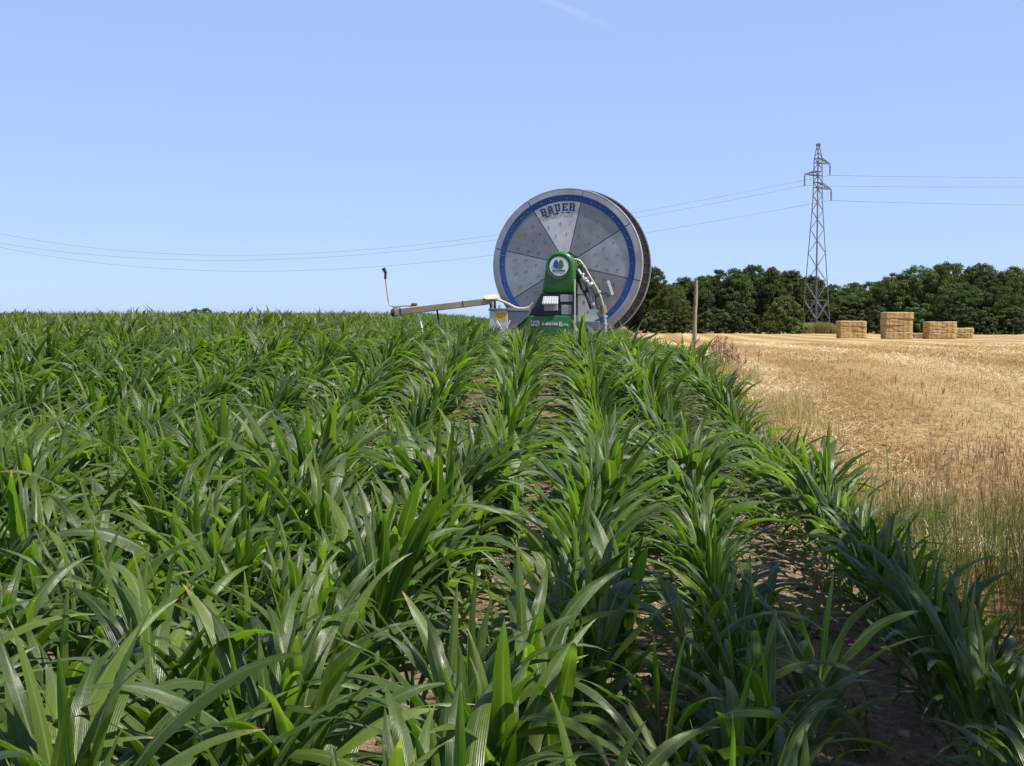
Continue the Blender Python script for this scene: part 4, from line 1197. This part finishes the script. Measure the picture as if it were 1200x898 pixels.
def text_mesh(body, size, bold=0.0):
    cu = bpy.data.curves.new('text', 'FONT'); cu.body = body; cu.size = size; cu.extrude = 0.003; cu.offset = bold
    cu.align_x = 'CENTER'; cu.align_y = 'CENTER'; cu.resolution_u = 2
    o = bpy.data.objects.new('text', cu); COL.objects.link(o)
    dg = bpy.context.evaluated_depsgraph_get()
    me = bpy.data.meshes.new_from_object(o.evaluated_get(dg))
    bpy.data.objects.remove(o); bpy.data.curves.remove(cu)
    return me
def text(name, body, size, parent, mat, c, roll=0.0, bold=0.0, squash=1.0):
    me = text_mesh(body, size, bold)
    me.transform(Matrix.Translation(c) @ Matrix.Rotation(-roll, 4, 'Y') @ Matrix.Rotation(R(90), 4, 'X') @ Matrix.Diagonal((squash, 1, 1, 1)))
    me.materials.clear(); me.materials.append(mat)
    return link(name, me, parent)
for w_, adeg in (('SIMPLY', 111), ('POWER', 102), ('OF', 95), ('RAIN', 88.5)):
    a = R(adeg); text('slogan', w_, 0.038, fl, M_NAVY, (CX + 1.075 * math.cos(a), -0.004, CZ + 1.075 * math.sin(a)), a - R(90), 0.002, 1.0)

# hose, drum and rear flange
WD = 1.0
mb = MB(); prof = []
for i in range(9):
    for k_ in range(5):
        a = math.pi * k_ / 4; prof.append((1.22 + 0.05 * math.sin(a), 0.11 + 0.1 * i + 0.05 - 0.05 * math.cos(a)))
mb.lathe(prof, 72, c=cc); mb.build('hose_coil', M_HOSE, reel, True)
mb = MB(); mb.lathe([(0.3, WD), (1.655, WD), (1.655, WD + .05), (0.3, WD + .05)], 96, c=cc, closed=True); rf = mb.build('rear_flange', M_RUSTY, reel)
mb = MB(); mb.lathe([(1.635, WD - .05), (1.66, WD - .05), (1.66, WD + .06), (1.635, WD + .06)], 96, c=cc, closed=True); mb.build('rear_rim', M_RIM, rf, True)
mb = MB()
for i in range(48):
    a = R(7.5 * i + 2); rot = Matrix.Rotation(-a, 3, 'Y')
    mb.box((CX + 1.46 * math.cos(a), WD - .02, CZ + 1.46 * math.sin(a)), (0.34, 0.045, 0.03), rot)
mb.build('rib', M_GALV_D, rf)

# green housing in front of the reel
Y0, Y1 = -0.62, -0.12
def L2(px_, py_, yl=Y0): q = loc(px_, py_, yl); return (q.x, q.z)
c = L2(656.2, 312); top = L2(656.2, 294.8)
rad = top[1] - c[1]
def edge_pts(pts): return [L2(*p) for p in pts]
up_poly = [(c[0] + rad * math.cos(R(a)), c[1] + rad * math.sin(R(a))) for a in range(0, 181, 10)]
up_poly = up_poly[::-1]                                         # left to right over the top
poly = edge_pts([(634.2, 343.5), (636.2, 333)]) + up_poly + edge_pts([(673.2, 343.5)])
mb = MB(); mb.prism(poly, Y0, Y1); hs_ = mb.build('housing', M_GREEN, reel, True, 0.055, 4)
mid = edge_pts([(634.0, 343.8), (673.0, 343.8), (673.0, 369.6), (620.0, 369.6)])
mb = MB(); mb.prism(mid, Y0 + .02, Y1); pnl = mb.build('control_panel', M_BLACK, reel, False, 0.008)
lowp = edge_pts([(620.0, 369.9), (673.2, 369.9), (673.2, 400), (594, 400), (603, 386)])
mb = MB(); mb.prism(lowp, Y0 - .005, Y1); lw = mb.build('lower_cover', M_GREEN, reel, True, 0.03, 3)
# round badge
bz = L2(655.2, 312.2)
mb = MB(); mb.lathe([(0.225, 0.0), (0.235, -0.02), (0.262, -0.02), (0.272, 0.0)], 48, c=(bz[0], Y0 - .001, bz[1])); mb.build('bezel', M_GREEN, hs_, True)
mb = MB(); mb.lathe([(0.001, 0), (0.196, 0), (0.196, .02)], 48, c=(bz[0], Y0 - .014, bz[1])); badge = mb.build('badge', M_WHITE, hs_)
def leaf_half(sign):
    pts = [(0, -.075)] ; 
    for t in np.linspace(0, 1, 14):
        a = R(-90 + 205 * t); pts.append((sign * (0.062 + 0.055 * math.cos(a)) * (1 - .25 * t), 0.0 + 0.068 * math.sin(a) + .05 * t))
    pts.append((sign * 0.018, 0.085)); pts.append((0, 0.045))
    return [(bz[0] - 0.008 + x, bz[1] + 0.022 + z) for x, z in pts]
for sg, mt in ((-1, M_LOGOB), (1, M_LOGOG)):
    mb = MB(); mb.prism(leaf_half(sg), Y0 - .022, Y0 - .0145); mb.build('emblem', mt, hs_)
mb = MB(); mb.box((bz[0] + .015, Y0 - .018, bz[1] - .065), (.014, .006, .05)); mb.build('emblem', M_LOGOG, hs_)
text('badge_lettering', 'BAUER', 0.048, hs_, M_NAVY, (bz[0] + .0, Y0 - .018, bz[1] - .092), 0, 0.001, 1.8)
# panel fittings: sloping solar panel, boxes, screens
def boxpx(parent, x0, y0, x1, y1, yl, dy, mat, name, bev=.006):
    a, b = loc(x0, y1, yl), loc(x1, y0, yl)
    mb = MB(); mb.box(((a.x + b.x) / 2, yl + dy / 2, (a.z + b.z) / 2), (b.x - a.x, dy, b.z - a.z)); return mb.build(name, mat, parent, False, bev)
boxpx(pnl, 637.5, 356.5, 653.3, 364.3, Y0 - .03, .06, M_GREY, 'control_box')
boxpx(pnl, 656.5, 345.6, 670.5, 353.8, Y0 + .005, .03, M_GREY, 'cover_plate')
boxpx(pnl, 657.8, 357.5, 669.5, 368.8, Y0 + .005, .03, M_GREY, 'cover_plate')
a, b = loc(635.3, 355.8, Y0 - .12), loc(653.6, 355.8, Y0 - .12); t_ = loc(637, 347.5, Y0 - .02); t2 = loc(654, 347.5, Y0 - .02)
mb = MB(); mb.add([a, b, t2, t_] + [v + Vector((0, .02, -.02)) for v in (a, b, t2, t_)], [(0, 1, 2, 3), (7, 6, 5, 4), (0, 4, 5, 1), (1, 5, 6, 2), (2, 6, 7, 3), (3, 7, 4, 0)])
sp = mb.build('solar_panel', M_WHITE, pnl)
mb = MB()
for i in range(6):
    for j in range(3):
        u0, u1, v0, v1 = (i + .12) / 6, (i + .88) / 6, (j + .12) / 3, (j + .88) / 3
        q = lambda u, v: (a.lerp(b, u)).lerp(t_.lerp(t2, u), v) + Vector((0, -.003, .002))
        mb.add([q(u0, v0), q(u1, v0), q(u1, v1), q(u0, v1)], [(0, 1, 2, 3)])
mb.build('solar_cell', M_GREY, pnl)
# writing on the lower cover
bx0, bx1 = loc(622.2, 381.8, Y0 - .005), loc(632, 376, Y0 - .005)
mb = MB(); mb.box(((bx0.x + bx1.x) / 2, Y0 - .009, (bx0.z + bx1.z) / 2), (bx1.x - bx0.x, .01, bx1.z - bx0.z)); mb.build('nameplate', M_WHITE, lw)
text('nameplate_lettering', 'XXL', .085, lw, M_NAVY, ((bx0.x + bx1.x) / 2, Y0 - .017, (bx0.z + bx1.z) / 2), 0, .002)
q = loc(644.6, 380.0, Y0); text('model_lettering', 'RAINSTAR', .072, lw, M_WHITE, (q.x, Y0 - .009, q.z), 0, .003, 0.98)
q = loc(656.8, 380.2, Y0); text('model_lettering', 'E', .13, lw, M_WHITE, (q.x, Y0 - .009, q.z), 0, .004)
q = loc(662.5, 381.0, Y0); text('model_lettering', '51XL', .066, lw, M_WHITE, (q.x, Y0 - .009, q.z), 0, .001)
mb = MB(); q = loc(673.8, 352, Y0); mb.bar(q + Vector((0, -.01, -.55)), q + Vector((0, -.01, .42)), .018); mb.build('edge_strip', M_WHITE, pnl)

# supply pipes on the right of the housing
def path(pts, yl): return smooth_path([loc(x, y, yl if len(p_) == 2 else p_[2]) for p_ in pts for x, y in [p_[:2]]])
mb = MB(); mb.tube(path([(673, 304), (679, 305.5), (685, 313), (690, 322), (697, 334), (702, 343), (706, 355), (707.5, 361)], -.42), .021, 10); hp = mb.build('supply_pipe', M_CREAM, reel, True)
mb = MB(); mb.tube(path([(708, 367), (709, 375), (709.5, 386), (709.5, 398)], -.42), .03, 10)
for y_ in (371, 380, 388): mb.tube([loc(709, y_ - 1, -.42), loc(709.2, y_ + 1, -.42)], .05, 10)
mb.build('riser_pipe', M_SILVER, reel, True)
mb = MB(); mb.tube([loc(706.5, 358, -.42), loc(708, 367, -.42)], [.06, .075], 10); mb.build('valve', plain('brass_valve', (0.30, 0.22, 0.08), 0.4, 0.4), reel, True)
mb = MB(); mb.tube(path([(677, 316), (681, 322), (684, 327)], -.35), .034, 10); mb.tube(path([(684, 327), (689, 331.5), (693, 335)], -.4), .042, 10); mb.build('elbow_fitting', M_SILVER, reel, True)
mb = MB(); mb.tube(path([(676, 311), (680, 314), (682, 319), (680, 325), (677, 329)], -.3), .016, 8); mb.tube(path([(679, 309), (685, 316), (688, 326), (687, 336), (690, 343)], -.32), .013, 8); mb.tube(path([(693, 336), (697, 345), (699, 356), (703, 362)], -.36), .015, 8); mb.build('hydraulic_hose', M_HOSE, reel, True)
mb = MB(); mb.box(loc(678.5, 318, -.3), (.09, .08, .13)); mb.box(loc(681, 311.5, -.3), (.07, .07, .06)); mb.box(loc(687.5, 340, -.3), (.05, .05, .1)); mb.build('valve_block', M_DARK, reel, False, .006)
for a_, b_ in (((682, 321), (683, 323)), ((687.2, 329.5), (688.4, 331)), ((701, 341), (702, 343.5)), ((694.5, 355), (695, 358))):
    mb = MB(); mb.tube([loc(*a_, -.43), loc(*b_, -.43)], .05, 10); mb.build('hose_clamp', M_SILVER, reel, True)
mb = MB(); mb.tube([loc(684.3, 326, -.38), loc(685.3, 328.5, -.38)], .085, 12); mb.tube([loc(691, 333, -.4), loc(692.5, 335, -.4)], .085, 12); mb.build('pipe_flange', M_SILVER, reel, True)
mb = MB(); mb.tube(path([(676.5, 322), (682, 337), (689, 350), (694, 365)], -.25), .04, 8); mb.build('brake_arm', M_DARK, reel, True)
mb = MB(); mb.tube([loc(690, 337, -.34), loc(694, 354, -.34)], .026, 8); mb.tube([loc(694, 354, -.34), loc(696, 366, -.34)], .045, 8); mb.build('hydraulic_cylinder', M_GREY, reel, True)
mb = MB(); mb.box(loc(696.5, 364.5, -.36), (.16, .08, .07)); mb.box(loc(691, 368, -.36), (.13, .05, .025)); mb.build('linkage_block', M_SILVER, reel)
mb = MB(); mb.bar(loc(712.6, 329, -.3), loc(718, 346, -.3), .05, .016, Vector((0, 1, 0))); mb.build('indicator_bar', M_WHITE, reel)
mb = MB(); mb.bar(loc(700, 346, -.32), loc(711.5, 343.5, -.32), .03); mb.box(loc(699.8, 346.5, -.34), (.09, .06, .07)); mb.build('bracket', M_DARK, reel)
mb = MB(); mb.bar(loc(680, 333, -.1), loc(688, 345, -.1), .03); mb.bar(loc(676, 345.5, -.1), loc(688, 345.5, -.1), .02); mb.bar(loc(711.5, 347, -.29), loc(719, 346.6, -.29), .012); mb.build('stay', M_DARK, reel)

# chassis, turret box and sticker on the left
boxpx(reel, 672, 376.5, 702, 386, -.15, 1.3, M_GALV, 'chassis_beam', .01)
boxpx(reel, 640, 388, 704, 410, -.3, 1.6, M_GALV, 'chassis_frame', .01)
a, b = loc(573.4, 402, -.72), loc(594.6, 364.5, -.72)
mb = MB(); mb.box(((a.x + b.x) / 2, -.52, (a.z + b.z) / 2), (b.x - a.x, .4, b.z - a.z)); tb = mb.build('turret_box', M_GALV2, reel, False, .01)
mb = MB(); mb.box(((a.x + b.x) / 2 + .01, -.52, b.z + .03), (b.x - a.x + .05, .44, .05)); mb.build('turret_lip', M_GALV, reel, False, .008)
a, b = loc(580.4, 375.4, -.73), loc(592.6, 366, -.73)
mb = MB(); mb.box(((a.x + b.x) / 2, -.7235, (a.z + b.z) / 2), (b.x - a.x, .005, b.z - a.z)); mb.build('warning_sticker', M_YELLOW, tb)
a2, b2 = loc(583.6, 371.2, -.73), loc(589.6, 367.6, -.73)
mb = MB(); mb.box(((a2.x + b2.x) / 2, -.728, (a2.z + b2.z) / 2), (b2.x - a2.x, .005, b2.z - a2.z)); mb.build('sticker_mark', plain('sticker_orange', (0.42, 0.22, 0.02), .5), tb)
def L3(px_, py_): q = loc(px_, py_, -.66); return (q.x, q.z)
mb = MB(); mb.prism([L3(*p) for p in ((595, 365.2), (622, 365.2), (619, 371.5), (600, 387.5), (597, 402), (595, 402))], -.68, -.3); mb.build('side_plate', M_GALV, reel, False, .012)
mb = MB(); mb.box((loc(608, 364, -.6).x, -.5, loc(608, 363.2, -.6).z), (.5, .42, .05)); mb.build('side_ledge', M_RIM, reel, False, .008)
d_ = loc(576, 347.8, -.52)
mb = MB(); mb.lathe([(0.001, 0), (.165, 0), (.165, .022), (.001, .022)], 36); dk = mb.build('top_disc', M_CREAM, reel, True)
dk.matrix_local = Matrix.Translation(d_) @ Matrix.Rotation(R(-72), 4, 'X')
mb = MB(); mb.tube([loc(577, 349, -.5), loc(578, 365, -.5)], .07, 12); mb.build('turret_post', M_DARK, reel, True)
mb = MB(); mb.tube(path([(579, 350.5), (588, 353), (597, 357), (604, 360.5), (612, 361.8), (620, 360), (625, 355)], -.56), .026, 10); mb.build('bent_pipe', M_CREAM, reel, True)
mb = MB(); mb.tube([loc(585.5, 357.5, -.6), loc(586, 363, -.6)], .03, 8); mb.tube([loc(578, 353, -.62), loc(577.2, 364, -.62)], .02, 8); mb.build('pin', M_SILVER, reel, True)
for x0, y0, x1, y1 in ((582, 376, 588, 386), (598, 376, 592, 386)):
    mb = MB(); mb.bar(loc(x0, y0, -.78), loc(x1, y1, -.78), .03); mb.build('stay_rod', M_WHITE, reel)

# long boom with its open end, legs and feeler rod
YB = -.5
a, b = loc(463, 366.3, YB), loc(578, 352.5, YB)
mb = MB(); mb.bar(a, b, .15, .135); bm_ = mb.build('boom', M_TAN, reel, False, .012)
mb = MB(); t = (b - a).normalized(); ymid = a.lerp(b, .7); mb.bar(ymid, ymid + t * .02, .156, .141); q = a.lerp(b, .06); mb.bar(q, q + t * .03, .158, .143); mb.build('boom_joint', M_DARK, bm_)
e = a - t * .07
mb = MB(); mb.tube([e, a + t * .02], .078, 16, False); mb.tube([e + t * .001, a], .066, 16, False); mb.build('boom_end', M_DARK, bm_, True)
mb = MB(); mb.tube([e + t * .02, e + t * .03], .066, 16); mb.build('boom_end_opening', M_HOSE, bm_)
mb = MB(); mb.tube(path([(500, 359.8), (490, 359.2), (475, 358.6), (462, 359.2), (456.5, 356.5), (454.4, 348), (452.6, 334), (451.4, 325)], YB), .0165, 8); mb.build('feeler_rod', M_TAN, reel, True)
mb = MB(); mb.tube([loc(451.5, 327, YB), loc(451.8, 320, YB)], .026, 8); mb.tube([loc(452.3, 320.5, YB), loc(449.4, 314.6, YB)], [.03, .045], 8); mb.build('feeler_head', M_HOSE, reel, True)
mb = MB(); mb.box(loc(485.5, 356.8, YB), (.12, .08, .05)); mb.build('clamp_block', plain('brown_clamp', (0.16, 0.10, 0.06), .7), reel, False, .006)
mb = MB(); mb.bar(loc(481, 360.2, YB - .02), loc(490, 360.2, YB - .02), .06, .035); mb.build('yellow_clamp', M_YELLOW, reel, False, .004)
mb = MB(); mb.box(loc(464.5, 361.2, YB), (.13, .1, .05)); mb.build('rod_mount', M_GREY, reel, False, .005)
for x0, y0, x1, y1, mt in ((490.5, 363.5, 498, 404, M_WHITE), (512, 362, 517.5, 404, M_DARK)):
    mb = MB(); mb.tube([loc(x0, y0, YB - .02), loc(x1, y1, YB - .06)], .021, 8); mb.build('boom_leg', mt, reel, True)
# wheels under the chassis
for sx in (-.55, .75):
    wc = (CX + sx, .9, .42)
    mb = MB(); prof = [(.24, -.12), (.38, -.13), (.42, -.09), (.42, .09), (.38, .13), (.24, .12)]
    vs = MB().lathe([(r, y) for r, y in prof], 32, closed=True)
    vs.v = [(wc[0] + y, wc[1] + x, wc[2] + z) for x, y, z in vs.v]
    wh = vs.build('wheel', M_TYRE, reel, True)
    hb = MB().lathe([(.01, -.05), (.25, -.07), (.25, .07), (.01, .05)], 24, closed=True); hb.v = [(wc[0] + y, wc[1] + x, wc[2] + z) for x, y, z in hb.v]
    hb.build('wheel_rim', M_GALV, wh, True)
mb = MB(); mb.tube([(CX - .5, .9, .42), (CX + .7, .9, .42)], .05, 10); mb.tube([(CX, .5, .45), (CX, .5, CZ)], .09, 10); mb.tube([(CX, -.2, CZ), (CX, 1.1, CZ)], .09, 12); mb.build('axle', M_DARK, reel, True)
print('objects', len(bpy.data.objects))
